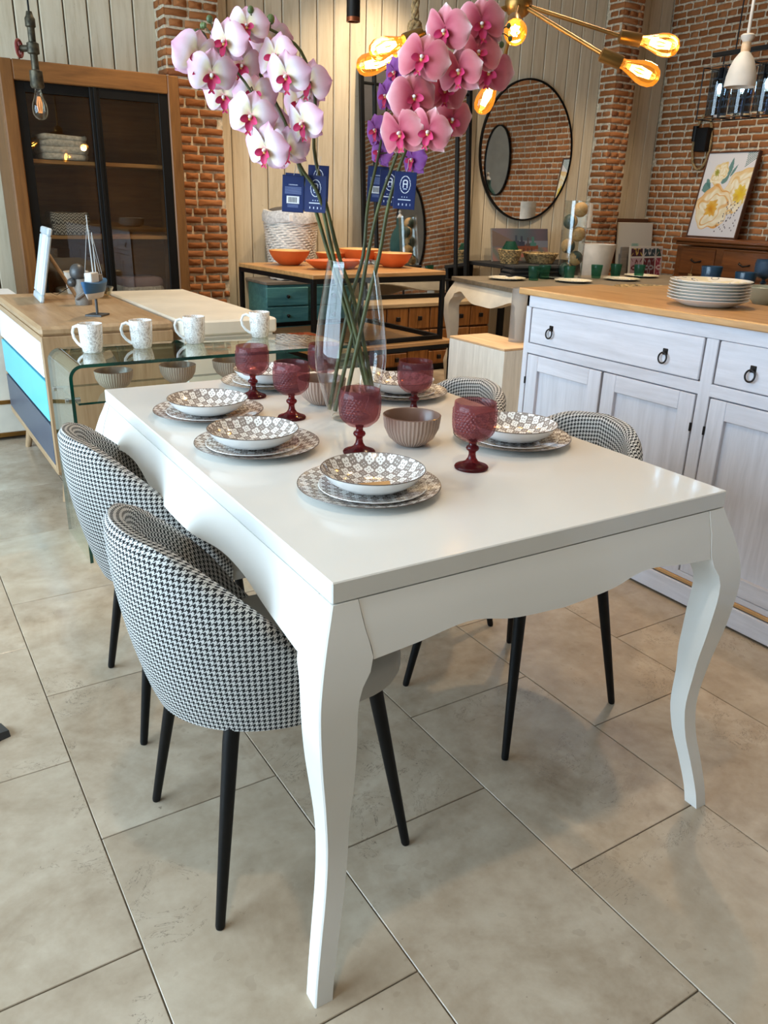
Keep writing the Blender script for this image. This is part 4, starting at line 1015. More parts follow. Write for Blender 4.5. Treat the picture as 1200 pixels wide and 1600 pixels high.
def pane_mirror():
    w, h = 1.07, 1.735; fw = .034
    t = thing('window_mirror', 'large black-framed window-pane mirror leaning on the plank wall', 'mirror', (3.935, 5.735, .561)); t.rotation_euler = (-.075, 0, 0)
    for x in (-w/2+fw/2, w/2-fw/2): bx('frame_stile', (x, 0, h/2), (fw, .03, h), m_black, t, .002)
    for z in (fw/2, h-fw/2): bx('frame_rail', (0, 0, z), (w-2*fw, .03, fw), m_black, t, .002)
    for x in (-w/2+.135, w/2-.135): bx('bar', (x, -.003, h/2), (.020, .022, h-2*fw), m_black, t, .002)
    for z in (.14, h-.14): bx('bar', (0, -.002, z), (w-2*fw, .02, .016), m_black, t, .002)
    bx('mirror_glass', (0, .008, h/2), (w-2*fw+.01, .005, h-2*fw+.01), m_mirror, t, 0)
    bx('back_board', (0, .0145, h/2), (w-.02, .006, h-.02), m_black, t, 0)
pane_mirror()
t = thing('round_mirror', 'big round mirror with a thin black rim hanging on the plank wall', 'mirror', (5.145, 5.875, 1.765)); XM = Matrix.Rotation(PI/2, 4, 'X') 
SCL = Matrix.Diagonal((.535, 1, .575, 1))
MB().lathe([(.975, -.018), (1.0, -.018), (1.0, .006), (.985, .008), (.975, .006)], m_black, 96, xf=SCL @ XM).build('rim', t, 40)
MB().lathe([(0, .0), (.98, .0), (.98, -.016), (0, -.016)], m_mirror, 96, xf=SCL @ XM).build('mirror_glass', t, 30)
t = thing('black_console', 'low black console against the plank wall under the round mirror', 'console', (5.10, 5.60, 0)); bx('top', (0, 0, .835), (1.16, .52, .03), m_blackcloth, t, .004); bx('front_apron', (0, -.245, .74), (1.12, .02, .16), m_blackcloth, t, .002)
for sx in (-1, 1):
    for sy in (-1, 1): bx('leg', (sx*.55, sy*.235, .41), (.045, .045, .82), m_black, t, .002)
for i, (x, y, w, h_) in enumerate(((4.62, 5.04, .56, .05),)):
    t = thing('folded_cloth', 'stack of folded black cloth at the back of the ivory table', 'cloth', (4.36, 4.80, .801), -.17)
    for k in range(3): MB().box((.01*k, 0, .016+.03*k), (.52-.02*k, .16, .028), m_blackcloth, .013).build('fold', t)
def boats(u, v):
    x, y = u, v
    if y > .62: c = (150-40*u+20*math.sin(u*9), 150-36*u, 160-30*u); c = tuple(v_*.62 for v_ in c)
    elif y > .42: c = (104, 108, 120) if y > .45+.1*math.sin(u*3+1) else (88, 86, 90)
    else: c = (112+20*math.sin(u*30+v*12), 98, 92)
    if y > .45 and u < .45 and y < .95-.9*u: c = (96, 82, 76)
    hx, hy = u-.55, v-.40
    if abs(hx) < .27 and abs(hy-.05*hx) < .10-.2*abs(hx)*.8: c = (110, 62, 44)
    if .28 < v < .40 and abs((u-.45)*14 % 1-.5) < .12 and abs(hx) < .2: c = (70, 44, 36)
    for px, w, hh, cc in ((.42, .05, .80, (48, 58, 72)), (.52, .05, .78, (44, 50, 66)), (.72, .06, .74, (60, 104, 98)), (.63, .04, .72, (70, 62, 66))):
        if abs(u-px) < w*(1 if v < hh-.18 else .35) and .45 < v < hh: c = cc
    if abs(u-.62) < .12 and abs(v-.12-.1*u) < .06: c = (150, 92, 78)
    return tuple(max(0, min(255, q)) for q in c)
t = thing('canvas_print', 'canvas print of a beached rowing boat and bottles, leaning under the round mirror', 'picture', (5.04, 5.72, .851)); t.rotation_euler = (-.16, 0, 0)
bx('canvas', (0, .0105, .14), (.66, .02, .28), m_greywood, t, .002); print_grid('printed_face', .655, .276, 110, 48, boats, t, (0, -.0012, .002))
def wbasket(label, loc, r, h):
    t = thing('seagrass_basket', label, 'basket', loc, 0, 'small woven baskets under the canvas print'); b = MB()
    for j in range(9):
        z = .008+h*j/9; rr = r*(.72+.28*j/8); b.tube([((rr+.003*math.cos(PI*(i+j)))*math.cos(2*PI*i/32), (rr+.003*math.cos(PI*(i+j)))*math.sin(2*PI*i/32), z) for i in range(32)], h/15, m_basketb, 5, closed=True)
    b.lathe([(0, .006), (r*.7, .006), (r*.97, h*.95), (r*.93, h*.95), (r*.66, .01)], m_basketb, 24)
    w_ = b.build('woven_body', t, 60); w_['kind'] = 'stuff'; return t
wbasket('woven seagrass basket with a green glass jar inside', (4.68, 5.46, .8505), .095, .115); wbasket('flat woven seagrass basket beside the jar basket', (5.02, 5.45, .8505), .15, .085)
o = tag(MB().lathe([(0, .01), (.055, .01), (.07, .02), (.075, .10), (.05, .15), (.04, .17), (.037, .17), (.046, .15), (.07, .10), (.06, .02)], m_green, 24).build('glass_jar'), 'green glass jar standing in a seagrass basket', 'jar'); o.location = (4.68, 5.46, .862)
t = thing('table_lamp', 'small table lamp with a white drum shade behind the wooden-ball vase', 'lamp', (5.54, 5.50, .8505))
MB().lathe([(0, 0), (.06, 0), (.06, .015), (.02, .03), (.016, .20), (.02, .36), (0, .36)], m_potwhite, 24).build('base', t); MB().lathe([(.073, .30), (.075, .30), (.075, .505), (.073, .505), (.073, .30)], m_lampshade, 40).build('shade', t)
o = thing('white_planter', 'matte white tapered planter standing in front of the brick pilaster', 'planter', (5.34, 5.10, .0)); MB().lathe([(0, .70), (.100, .70), (.105, .71), (.152, 1.00), (.156, 1.03), (.150, 1.03), (.145, 1.0), (.095, .72), (0, .72)], m_potwhite, 36).build('pot', o); MB().lathe([(0, 0), (.16, 0), (.16, .02), (.03, .03), (.03, .68), (.10, .70), (0, .70)], m_black, 24).build('pedestal', o)

# ------------------------------------------------------------------ things on the ivory table
ZI = .8005
pl0 = thing('side_plate', 'pale plate nearest the curved corner of the ivory table', 'plate', (4.02, 4.70, ZI), 0, 'pale plates on the ivory table')
MB().lathe([(0, .006), (.085, .006), (.10, .010), (.138, .017), (.139, .0155), (.10, .0045), (.07, 0), (0, .001)], m_leaf, 40).build('plate_body', pl0)
for x, y, lb in ((4.40, 4.40, 'pale plate in front of the wooden-ball vase'), (4.93, 4.42, 'pale plate in front of two green tumblers beyond the ball vase'), (4.50, 4.72, 'pale plate behind the pair of green tumblers near the black cloth'), (5.36, 4.60, 'pale plate farthest along the ivory table, before the tile boards')):
    copy_tree(pl0, (x, y, ZI), 0, lb)
for x, y, lb in ((4.19, 4.60, 'green tumbler closest to the ivory table corner, beside its twin'), (4.36, 4.67, 'green tumbler second from the ivory table corner'), (4.50, 4.55, 'green tumbler touching the foot of the wooden-ball vase'), (4.86, 4.62, 'green tumbler just past the wooden-ball vase'), (5.12, 4.66, 'green tumbler between its twins before the white planter'), (5.28, 4.56, 'green tumbler farthest along, before the leaning tile boards')):
    o = tumbler('green_tumbler', lb, (x, y, ZI), m_green, 'green pressed tumblers', .045, .10)
t = thing('cylinder_vase', 'tall clear cylinder vase filled with wooden balls on the ivory table', 'vase', (4.60, 4.65, ZI)); MB().lathe([(0, .006), (.089, .006), (.092, .0), (.092, .56), (.088, .56), (.088, .010), (0, .010)], m_vase, 40).build('glass_wall', t)
BALLS = [(.034, .499, 'w'), (-.034, .412, 'g'), (.034, .325, 'w'), (-.034, .238, 'g2'), (.034, .151, 'g3'), (-.034, .065, 'g')]
for i, (q, z, k) in enumerate(BALLS):
    p = CAM_R*q; o = bpy.data.objects.new('decor_ball', None)
    Mx = MB(); vs = []; Mx.ball((0, 0, 0), .054, m_ballwood, 22, 14); me = Mx.mesh('decor_ball', 180); me.materials.append(m_ballgreen)
    nrm = {'w': Vector((.6, .7, -.3)), 'g': Vector((-.8, .1, .0)), 'g2': Vector((.6, -.4, -.6)), 'g3': Vector((.6, -.4, .6))}[k]
    for f in me.polygons: f.material_index = 1 if f.center.dot(nrm) > .004 else 0
    o = obj('decor_ball', me, None, (4.60+p.x, 4.65+p.y, ZI+z)); tag(o, ('topmost', 'second', 'third', 'fourth', 'fifth', 'lowest')[i]+' wooden ball from the top in the clear cylinder vase', 'ball', 'wooden balls in the cylinder vase')

# ------------------------------------------------------------------ corner: leaning boards, chest, painting, sconce
def tiles_print(u, v):
    a, b = u*2.55, v*2.5
    if u > .97 or v > .97: return (196, 190, 186)
    i, j = int(a), int(b); x, y = (a % 1-.5), (b % 1-.5)
    if max(abs(x), abs(y)) > .45: return (196, 192, 190)
    pal = [((66, 34, 50), (196, 170, 90)), ((150, 60, 80), (210, 190, 196)), ((44, 62, 72), (190, 186, 184)), ((176, 150, 160), (96, 40, 44)), ((40, 70, 66), (200, 160, 150)), ((92, 34, 44), (150, 150, 160))]
    c0, c1 = pal[(i*2+j*3) % 6]; r = math.hypot(x, y); t = math.atan2(y, x)
    return c1 if abs(r-.22-.12*math.cos(4*t)) < .06 or r < .07 or abs(abs(x)-abs(y)) < .03 and r > .38 else c0
def board_print(u, v):
    if abs(u-.5) < .12 and .36 < v < .68: return (136, 168, 158) if abs(u-.5) < .10-.03*math.sin(v*20) else (170, 186, 176)
    return (196, 192, 184) if (u*5) % 1 > .04 else (160, 154, 146)
def board(label, loc, rz, lean, w, h, fn=None, m=None):
    t = thing('leaning_board', label, 'picture', loc, rz, 'boards leaning in the wall corner'); t.rotation_euler = (lean, 0, rz); bx('panel', (0, .012, h/2), (w, .02, h), m or m_greywood, t, .002)
    if fn: print_grid('printed_face', w-.01, h*.5, 60, 60, fn, t, (0, .0005, h*.5-.005))
board('plain brown board at the back of the leaning stack in the corner', (6.50, 5.70, 0), 0, -.085, .50, 1.235, None, m_brown_frame)
board('white plank-style board printed with a green vase, leaning in the corner', (6.53, 5.655, 0), 0, -.085, .49, 1.20, board_print, m_ivory)
board('board printed with six ornate tiles, foremost of the leaning stack', (6.58, 5.54, 0), 0, -.085, .47, .985, tiles_print, m_ivory)
board('thin grey board tucked directly behind the ornate tile board', (6.50, 5.60, 0), 0, -.085, .42, .975)
xf, yb_, yn_ = 6.35, 5.08, 3.55
t = thing('mahogany_chest', 'reddish brown wooden chest of drawers below the peony painting', 'chest', (xf, yb_, 0)); wy = yb_-yn_; dx = .43
bx('top', (dx/2-.02, -wy/2, 1.075), (dx+.05, wy+.06, .03), m_chest, t, .006); bx('cornice', (dx/2-.012, -wy/2, 1.045), (dx+.03, wy+.03, .032), m_chest, t, .012); bx('carcass', (dx/2, -wy/2, .54), (dx, wy, .96), m_chest, t, .003); bx('plinth', (dx/2-.01, -wy/2, .04), (dx+.01, wy+.02, .08), m_chest, t, .004)
bx('moulding', (-.008, -wy/2, .745), (.018, wy, .03), m_chest, t, .006)
for a, b in ((-.06, -.42), (-.50, -.96), (-1.04, -1.46)):
    d = bx('drawer', (-.004, (a+b)/2, .895), (.03, a-b, .225), m_chest, t, .008); y = (a+b)/2
    MB().tube([(-.018, y-.05, .90), (-.036, y-.045, .895), (-.040, y, .885), (-.036, y+.045, .905), (-.018, y+.05, .91)], .007, m_iron, 8).build('handle', d)
for a, b in ((-.06, -.70), (-.78, -1.46)): bx('door', (-.004, (a+b)/2, .41), (.03, a-b, .60), m_chest, t, .008)
o = tag(MB().tube([(6.335, 4.87, .885), (6.325, 4.872, .78)], .002, m_tan, 6).box((6.322, 4.873, .735), (.006, .045, .10), m_tan, .002).build('price_tag'), 'brown paper price tag hanging from the chest handle by a string', 'tag')
def peony(u, v):
    bg = (206, 204, 206); x, y = u*.5, v*.72; n = math.sin(x*37+math.sin(y*29)*2)*.5+math.sin(y*43+math.sin(x*31)*2)*.5; c = bg
    def blend(c, d, k): k = max(0, min(1, k)); return tuple(a*(1-k)+b*k for a, b in zip(c, d))
    for (ax, ay, bx_, by, w) in ((.26, .52, .27, .68, .022), (.28, .52, .33, .62, .012), (.10, .44, .02, .40, .05), (.05, .50, .10, .42, .02), (.21, .46, .27, .53, .025)):
        L = math.hypot(bx_-ax, by-ay); t = ((x-ax)*(bx_-ax)+(y-ay)*(by-ay))/L/L; d = abs((x-ax)*(by-ay)-(y-ay)*(bx_-ax))/L
        if 0 < t < 1 and d < w*math.sin(PI*min(1, t*.9+.1)): c = blend(c, (66, 110, 104), .8)
    for k in range(7):
        a = (x-.40-.012*k)-(y-.60-.0*k)*.0; s_ = y-(.60+.018*k)-(x-.40)*.75
        if abs(s_) < .0045 and x > .40 and y > .58: c = blend(c, (58, 104, 100), .85)
    def bloom(cx, cy, rx, ry, rot, edge, centre, ccx, ccy, cr, ccol):
        nonlocal c
        dx, dy = x-cx, y-cy; a = dx*math.cos(rot)+dy*math.sin(rot); b = -dx*math.sin(rot)+dy*math.cos(rot); t = math.atan2(b/ry, a/rx); r = math.hypot(a/rx, b/ry); R = 1+.07*math.sin(5*t)+.04*math.sin(9*t+1)
        if r < R:
            q = r/R; f = .5+.5*math.sin(q*13+2.6*math.sin(t*2.5+q*5)+n*.8); g = .5+.5*math.sin(t*7+3*math.sin(q*6+t)); c = blend((228, 220, 198), (214, 198, 158), g*.7); c = blend(c, edge, smoothstep(.80, 1, f)*.75*(.2+q)); c = blend(c, edge, max(0, math.sin(t-.4))*smoothstep(.7, .85, q)*.55)
            if q > .94: c = blend(c, edge, .3)
            d = math.hypot(x-ccx, (y-ccy)*.85)/cr*(1.0+.14*math.sin(9*math.atan2(y-ccy, x-ccx)+n*2))
            if d < 1+.2*n: c = blend(c, ccol, 1.1-d*.55); c = blend(c, (168, 96, 20), .5*max(0, n)*(1-d*.6))
    bloom(.405, .40, .145, .215, -.55, (206, 158, 86), (222, 206, 160), .43, .37, .062, (212, 176, 30))
    bloom(.165, .545, .075, .105, -.5, (208, 176, 110), (214, 204, 160), .135, .555, .026, (134, 132, 40))
    bloom(.185, .25, .182, .19, .1, (204, 142, 66), (222, 208, 160), .175, .245, .060, (206, 146, 26))
    for k in range(44):
        h = math.sin(k*91.7)*43758.5; h -= math.floor(h); g = math.sin(k*37.3)*9631.1; g -= math.floor(g); tt = k/44
        if math.hypot((x-(.30+.16*tt+.05*(h-.5)))*1.6, y-(.06+.24*((k*7) % 44)/44+.03*(g-.5))) < .0075: c = (84, 76, 82)
    return tuple(max(0, min(255, q)) for q in c)
t = thing('peony_painting', 'leaning framed canvas of yellow and cream peonies on the mahogany chest', 'picture', (6.575, 4.925, 1.0925)); t.matrix_world = Matrix.Translation((6.585, 4.93, 1.0925)) @ Matrix.Rotation(-PI/2, 4, 'Z') @ Matrix.Rotation(-.19, 4, 'X')
t.location.z += .012
W_, H_ = .50, .72
bx('canvas', (0, .022, H_/2), (W_, .03, H_), m_ivory, t, .001); print_grid('printed_face', W_, H_-.002, 130, 186, peony, t, (0, .0062, .001))
for c, d in (((-W_/2-.006, .02, H_/2), (.011, .045, H_+.024)), ((W_/2+.006, .02, H_/2), (.011, .045, H_+.024)), ((0, .02, -.006), (W_, .045, .011)), ((0, .02, H_+.006), (W_, .045, .011))): bx('frame_edge', c, d, m_brown_frame, t, .001)
t = thing('rope_sconce', 'black box wall sconce hung on a loop of thick rope on the brick wall', 'wall lamp', (6.80, 5.33, 1.95))
bx('box_shade', (-.05, -.035, -.02), (.085, .12, .20), m_black, t, .004); MB().tube([(-.055, .062, -.03), (-.055, .062, .10)], .026, m_black, 16).build('spot_tube', t)
MB().tube([(-.018, .095*math.sin(a), -.06-.21*math.cos(a)*(1 if math.cos(a) > 0 else 1.2)) for a in [2*PI*i/36 for i in range(36)]], .012, m_tan, 10, closed=True).build('rope_loop', t)

# ------------------------------------------------------------------ display cabinet with textiles
def cabinet():
    x0, x1, yf, yb, H = .812, 1.838, 5.40, 5.86, 2.0
    t = thing('display_cabinet', 'tall honey-wood display cabinet with black sliding glass doors', 'cabinet', ((x0+x1)/2, yf, 0)); hw = (x1-x0)/2; D = yb-yf
    for sx in (-1, 1): bx('side_panel', (sx*(hw-.0125), D/2+.02, H/2), (.024, D-.045, H-.04), m_cabwood, t, .003)
    bx('top_panel', (0, D/2+.02, H-.02), (2*hw-.05, D-.045, .03), m_cabwood_x, t, .002); bx('back_panel', (0, D-.012, H/2), (2*hw-.05, .012, H-.06), m_cabwood_x, t, 0); bx('bottom_panel', (0, D/2+.02, .13), (2*hw-.05, D-.05, .03), m_cabwood_x, t, .002)
    for sx in (-1, 1): bx('front_post', (sx*(hw-.036), .012, H/2), (.072, .035, H), m_cabwood, t, .006)
    bx('front_rail', (0, .012, H-.0525), (2*hw-.144, .033, .105), m_cabwood_x, t, .005); bx('front_rail', (0, .012, .06), (2*hw-.144, .033, .12), m_cabwood_x, t, .005)
    for z in (1.492, 1.062, .63): bx('shelf', (0, D/2+.035, z-.012), (2*hw-.06, D-.12, .022), m_oak_x, t, .002)
    za, zb = .125, H-.105; W_ = hw-.072
    for sx, y in ((-1, .036), (1, .016)):
        w = W_+.03; xc = sx*(W_-w/2); d = MB(); s_ = .058
        for q in (-1, 1): d.box((q*(w/2-s_/2), 0, 0), (s_, .018, zb-za), m_blackwood, .002)
        for q, hh in ((-1, .07), (1, .055)): d.box((0, 0, q*((zb-za)/2-hh/2)), (w-2*s_, .018, hh), m_blackwood, .002)
        dd = d.build('sliding_door', t, 35, (xc, y, (za+zb)/2)); bx('glass_pane', (0, 0, 0), (w-2*s_+.01, .004, zb-za-.12), m_cabpane, dd, 0)
    bx('door_stile_cap', (.0, .003, (za+zb)/2), (.018, .012, zb-za), m_blackwood, t, .001)
cabinet()
def folded(label, loc, w, d, layers, mats, wob=.004):
    t = thing('folded_textile', label, 'textile', loc, 0, 'folded textiles in the display cabinet'); z = 0; r = random.Random(len(label))
    for i, (h, mm) in enumerate(zip(layers, mats)):
        ww = w*r.uniform(.93, 1.0); n = 24; vs = []; fs = []
        def prof(k, zz):
            a = 2*PI*k/n; c, s_ = math.cos(a), math.sin(a); e = .35
            return (ww/2*math.copysign(abs(c)**e, c), d/2*math.copysign(abs(s_)**e, s_))
        for q, zz in ((.95, .0), (1, h*.3), (1, h*.7), (.95, h)): vs += [(x*q+.003*math.sin(k*2+i), y*q, z+zz+wob*math.sin(k*.9+i*2)*(.2 if zz == 0 else 1)+wob*.2) for k in range(n) for x, y in (prof(k, zz),)]
        for a in range(3): fs += [(a*n+k, a*n+(k+1) % n, (a+1)*n+(k+1) % n, (a+1)*n+k) for k in range(n)]
        fs += [tuple(reversed(range(n))), tuple(3*n+k for k in range(n))]
        MB().add(vs, fs, mm).build('fold', t, 60); z += h*.98
folded('folded grey-white throws on the upper shelf of the display cabinet', (1.14, 5.60, 1.4935), .30, .24, (.035, .04, .035, .03), (m_linen, m_linen, m_linen, m_linen))
folded('zigzag knitted blanket with pink band on the middle shelf of the display cabinet', (1.13, 5.60, 1.0635), .25, .24, (.06, .07), (m_knit, m_knit))
folded('folded lilac-grey fringed blanket on the lower shelf of the display cabinet', (1.55, 5.60, .6315), .30, .25, (.05, .06, .055), (m_lilac, m_linen, m_lilac))
folded('folded white cloth beside the lilac blanket in the display cabinet', (1.14, 5.60, .6315), .26, .22, (.05, .05), (m_linen, m_linen))

# ------------------------------------------------------------------ hanging lamps
def bulb(parent, p, d, L=.118, r=.031, glass=None, fil=None, lit=True, name='bulb'):
    d = Vector(d).normalized(); R = Vector((0, 0, 1)).rotation_difference(d).to_matrix().to_4x4(); R.translation = Vector(p)
    prof = [(.0125, 0), (.0135, L*.12), (.020, L*.30), (r*.93, L*.52), (r, L*.66), (r*.93, L*.82), (r*.66, L*.94), (r*.3, L*.99), (0, L)]
    o = MB().lathe(prof, glass or m_amber, 24, xf=R).build(name, parent, 80)
    M_ = MB()
    for k in range(6):
        a = 2*PI*k/6; M_.tube([R @ Vector((.005*math.cos(a), .005*math.sin(a), L*.28)), R @ Vector((.012*math.cos(a), .012*math.sin(a), L*.5)), R @ Vector((.007*math.cos(a+.4), .007*math.sin(a+.4), L*.78))], .0024, fil or m_fil, 6)
    M_.build('filament', o)
hub = Vector((1.772, 2.12, 1.865))
t = thing('brass_chandelier', 'aged brass starburst chandelier with amber filament bulbs', 'chandelier', hub)
b = MB().ball((0, 0, .0), .041, m_brass, 28, 16, (1, 1, 1)); b.build('hub', t); MB().tube([(0, 0, .03), (0, 0, ZC-hub.z)], .007, m_brass, 10).lathe([(0, ZC-hub.z), (.06, ZC-hub.z), (.055, ZC-hub.z-.02), (0, ZC-hub.z-.03)], m_brass, 24).build('ceiling_rod', t)
for s_, bb in (((1.992, 1.871, 1.767), (2.068, 1.816, 1.753)), ((1.851, 1.799, 1.693), (1.892, 1.764, 1.673)), ((1.625, 1.955, 1.775), (1.606, 1.93, 1.762)), ((1.47, 2.225, 1.757), (1.39, 2.236, 1.725)), ((1.457, 2.246, 1.702), (1.399, 2.277, 1.69)), ((1.808, 2.228, 1.712), (1.797, 2.245, 1.669))):
    s0_ = Vector(s_)-hub; d = (Vector(bb)-Vector(s_)).normalized()
    MB().tube([s0_.normalized()*.035, s0_-d*.02], .0058, m_brass, 10).build('arm', t, 60); MB().tube([s0_-d*.034, s0_-d*.03, s0_+d*.028, s0_+d*.031], [.012, .0185, .0185, .017], m_brass, 16).build('socket', t); bulb(t, s0_+d*.026, d)
for bb in ((2.06, 1.82, 1.74), (1.40, 2.24, 1.70)):
    l = bpy.data.lights.new('bulb_glow', 'POINT'); l.energy = 5; l.color = (1, .68, .34); l.shadow_soft_size = .03; o = bpy.data.objects.new('bulb_glow', l); COL.objects.link(o); o.parent = t; o.location = Vector(bb)-hub
pp = Vector((.80, 4.29, 2.02))
t = thing('pipe_pendant', 'industrial pipe pendant with red valve wheel and clear filament bulb', 'pendant lamp', pp)
MB().tube([(0, 0, .0), (0, 0, ZC-pp.z)], .004, m_black, 8).build('cord', t)
MB().lathe([(0, .03), (.012, .028), (.016, .01), (.022, .0), (.022, -.03), (.016, -.035), (.016, -.09), (.026, -.095), (.026, -.135), (.016, -.14), (.016, -.20), (.028, -.205), (.030, -.265), (.024, -.275), (.0, -.275)], m_pipe, 20).build('pipe_body', t, 40)
vd = -CAM_R; MB().tube([Vector((0, 0, -.115)), Vector((0, 0, -.115))+vd*.055], .014, m_pipe, 12).build('valve_stem', t)
wv = MB(); c0 = Vector((0, 0, -.115))+vd*.062; e1 = Vector((0, 0, 1)); e2 = vd.cross(e1).normalized(); wv.tube([c0+e1*.034*math.cos(a)+e2*.034*math.sin(a) for a in [2*PI*i/20 for i in range(20)]], .006, m_redvalve, 8, closed=True)
for k in range(3): a = PI*k/3; q = e1*.034*math.cos(a)+e2*.034*math.sin(a); wv.tube([c0-q, c0+q], .004, m_redvalve, 6)
wv.build('valve_wheel', t); bulb(t, (0, 0, -.27), (0, 0, -1), .135, .034, m_clearbulb, emit('dull_filament', (220, 150, 90), 1.2))
wp = Vector((3.135, 2.325, 1.782)); t = thing('ceramic_pendant', 'white ceramic bell pendant with a wooden collar on a white cord', 'pendant lamp', wp)
MB().lathe([(.060, 0), (.0605, .004), (.0575, .038), (.050, .071), (.038, .100), (.023, .120), (.017, .126), (0, .127)], m_potwhite, 40).lathe([(.058, 0), (.055, .038), (.047, .070), (.035, .096), (0, .118)], m_potwhite, 40).build('shade', t, 50); MB().lathe([(.0, .125), (.0175, .125), (.0185, .142), (.0175, .160), (0, .160)], m_blocktop, 28).build('wooden_collar', t, 40); MB().lathe([(0, .159), (.015, .160), (.025, .173), (.027, .183), (.022, .188), (0, .190)], m_potwhite, 28).build('cap', t, 40); MB().tube([(0, 0, .185), (0, 0, ZC-wp.z)], .0065, m_potwhite, 10).build('cord', t)
bc = Vector((4.554, 3.244, 1.955)); t = thing('smoked_glass_chandelier', 'black wire box chandelier with smoked blue glass tubes and cool bulbs', 'chandelier', bc, -PI/2)
for i, (x, y) in enumerate(((-.27, -.0), (-.11, .0), (.05, .0), (.21, .0))):
    z0 = 0; w = .075; f = MB()
    for a in (-w, w):
        for b_ in (-w, w): f.tube([(x+a, y+b_, z0-.12), (x+a, y+b_, z0+.16)], .0035, m_black, 6)
    for z in (z0-.12, z0+.16):
        for a in (-w, w): f.tube([(x+a, y-w, z), (x+a, y+w, z)], .0035, m_black, 6); f.tube([(x-w, y+a, z), (x+w, y+a, z)], .0035, m_black, 6)
    f.build('wire_box', t); MB().lathe([(.062, z0-.10), (.062, z0+.15)], m_smoke, 28, c=(x, y, 0)).lathe([(0, z0-.10), (.062, z0-.10)], m_smoke, 28, c=(x, y, 0)).build('glass_tube', t)
    MB().tube([(x, y, z0+.16), (x, y, z0+.10)], .018, m_black, 12).build('lamp_holder', t); bulb(t, (x, y, z0+.10), (0, 0, -1), .10, .028, m_clearbulb, m_filcool)
bx('ceiling_bar', (0, 0, .235), (.70, .03, .025), m_black, t, .003)
for x in (-.27, -.11, .05, .21): MB().tube([(x, 0, .16), (x, 0, .235)], .004, m_black, 6).build('drop_rod', t)
for x in (-.2, .2): MB().tube([(x, 0, .245), (x, 0, ZC-bc.z)], .004, m_black, 6).build('suspension_cord', t)
sp_ = Vector((2.55, 4.47, 2.245)); t = thing('cylinder_spotlight', 'black cylinder spotlight with a copper rim hanging from the ceiling', 'spotlight', sp_); MB().tube([(0, 0, .02), (0, 0, .22)], .038, m_black, 24).build('body', t); MB().lathe([(.030, .0), (.0385, .0), (.0385, .022), (.030, .022), (.03, 0)], m_copper, 24).build('rim', t); MB().tube([(0, 0, .22), (0, 0, ZC-sp_.z)], .008, m_black, 8).build('rod', t)
rp = Vector((2.62, 3.95, 1.98)); t = thing('rope_pendant', 'thick natural rope pendant with a knot hanging behind the orchids', 'pendant lamp', rp)
for k in range(3): MB().tube([(.011*math.cos(z*34+k*2.09), .011*math.sin(z*34+k*2.09), z) for z in [.21+i*(ZC-rp.z-.21)/60 for i in range(61)]], .012, m_tan, 7).build('rope', t, 60)
kn = MB()
for k in range(2):
    kn.tube([((.028+.006*math.cos(3*a))*math.cos(2*a+k*PI)*.9, (.028+.006*math.cos(3*a))*math.sin(2*a+k*PI)*.7, .15+.045*math.sin(3*a)) for a in [2*PI*i/48 for i in range(48)]], .0125, m_tan, 8, closed=True)
kn.build('knot', t, 60); MB().tube([(0, 0, .13), (0, 0, .06)], .020, m_tan, 14).build('rope_tail', t); MB().tube([(0, 0, .07), (0, 0, .0)], .022, m_black, 16).build('socket', t)

# ------------------------------------------------------------------ things the mirrors show: side wall mirrors, dummy
def wall_oval(label, y, z, a, b):
    t = thing('oval_mirror', label, 'mirror', (XR-.012, y, z)); S_ = Matrix.Diagonal((1, a, b, 1)) @ Matrix.Rotation(-PI/2, 4, 'Y')
    MB().lathe([(.96, 0), (1, 0), (1, .03), (.98, .032), (.96, .024)], m_black, 64, xf=S_).build('rim', t, 40); MB().lathe([(0, .015), (.97, .015), (.97, .01), (0, .01)], m_mirror, 64, xf=S_).build('mirror_glass', t, 30)
wall_oval('small oval mirror on the brick side wall, seen inside the big round mirror', 3.46, 1.83, .24, .40)
wall_oval('oval mirror on the brick side wall, seen inside the window-pane mirror', 1.45, 1.62, .36, .62)
t = thing('dressmaker_dummy', 'dark green dressmaker dummy seen reflected in the window-pane mirror', 'mannequin', (6.02, 2.35, 0))
def torso(u, v):
    z = .80+.85*v; a = 2*PI*u; w = interp(v, [(0, .175), (.15, .17), (.35, .125), (.55, .16), (.72, .175), (.83, .12), (.9, .055), (1, .05)]); d = interp(v, [(0, .13), (.15, .13), (.35, .10), (.55, .145), (.72, .12), (.83, .08), (.9, .05), (1, .048)])
    return (d*math.cos(a), w*math.sin(a), z)
M_ = MB(); M_.grid(torso, 28, 24, m_green_felt); M_.add([torso(i/28, 1) for i in range(28)], [tuple(range(28))], m_green_felt); M_.add([torso(i/28, 0) for i in range(28)], [tuple(range(28))], m_green_felt); M_.build('torso', t, 60)
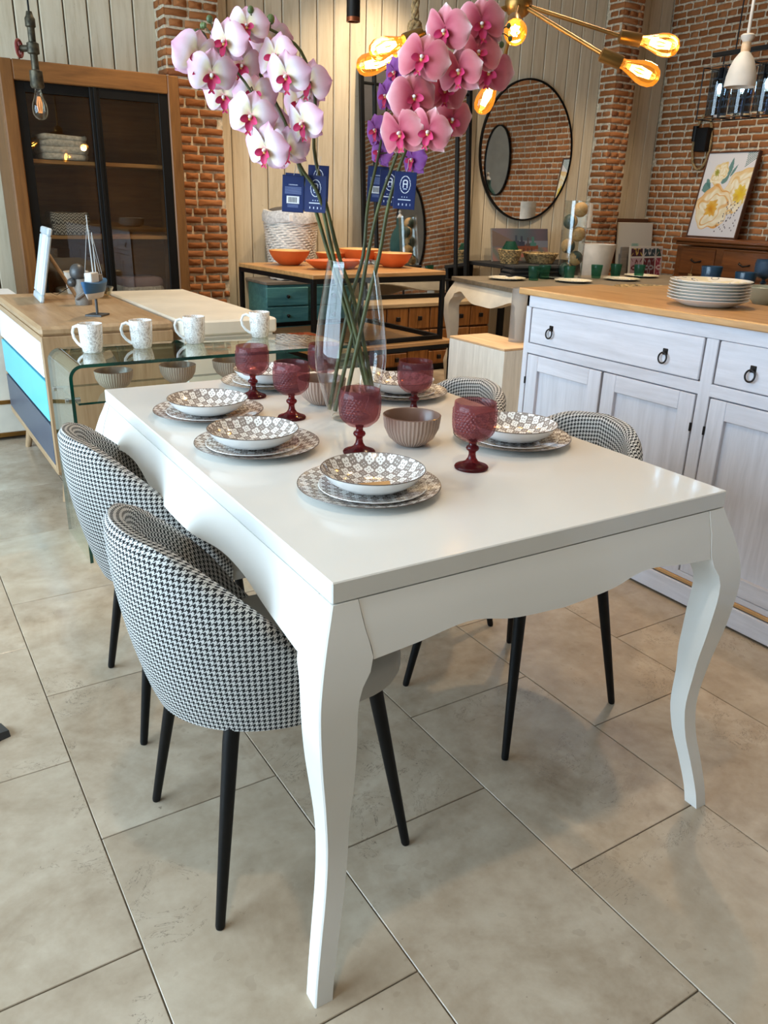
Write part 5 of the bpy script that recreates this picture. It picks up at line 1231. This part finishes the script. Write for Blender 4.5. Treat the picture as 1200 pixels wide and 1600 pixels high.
MB().lathe([(0, 1.645), (.045, 1.65), (.03, 1.68), (.012, 1.70), (.02, 1.73), (0, 1.75)], m_porc, 20).build('neck_finial', t); MB().tube([(0, 0, .02), (0, 0, .82)], .015, m_black, 10).lathe([(0, 0), (.17, 0), (.17, .012), (0, .022)], m_black, 28).build('stand', t)

# ------------------------------------------------------------------ odds and ends at the frame edge
t = thing('white_plinth', 'low white display counter with brass trim strips beside the display cabinet', 'counter', (.22, 4.98, 0))
bx('body', (0, 0, .395), (.90, .42, .71), m_ivory, t, .004); bx('top', (0, 0, .765), (.92, .44, .03), m_whitelac, t, .003)
for z in (.215, .03): bx('brass_strip', (0, -.005, z), (.905, .425, .022), m_brass, t, .001)
t = thing('swivel_stand', 'dark grey metal star base of a stand, only one foot tip in view', 'stand', (-.28, 1.83, 0))
for k in range(4):
    a = .30+PI/2*k; R = Matrix.Rotation(a, 4, 'Z'); MB().add([(.02, -.035, 0), (.02, .035, 0), (.40, .028, 0), (.40, -.028, 0), (.02, -.03, .07), (.02, .03, .07), (.40, .022, .016), (.40, -.022, .016)], [(0, 3, 2, 1), (4, 5, 6, 7), (0, 1, 5, 4), (1, 2, 6, 5), (2, 3, 7, 6), (3, 0, 4, 7)], m_grey_metal, xf=R).build('foot', t, 30)
MB().tube([(0, 0, 0), (0, 0, .68)], .032, m_grey_metal, 16).build('column', t); MB().lathe([(0, .68), (.30, .68), (.30, .70), (0, .70)], m_ivory, 40).build('seat', t)
t = thing('tray_stool', 'white stool carrying a tan woven tray behind the white-washed sideboard', 'stool', (3.55, 2.98, 0))
MB().lathe([(0, .86), (.27, .86), (.28, .87), (.28, .885), (0, .885)], m_ivory, 40).build('seat', t)
for k in range(4): a = PI/4+PI/2*k; MB().tube([(.16*math.cos(a), .16*math.sin(a), .862), (.22*math.cos(a), .22*math.sin(a), 0)], [.02, .014], m_ivory, 10).build('leg', t)
o = tag(MB().lathe([(0, .008), (.15, .006), (.16, 0), (.19, .035), (.185, .037), (.155, .016), (0, .016)], m_basketb, 32).build('woven_tray'), 'tan woven round tray on the white stool', 'tray'); o.location = (3.55, 2.98, .8855)
bpy.context.view_layer.update()
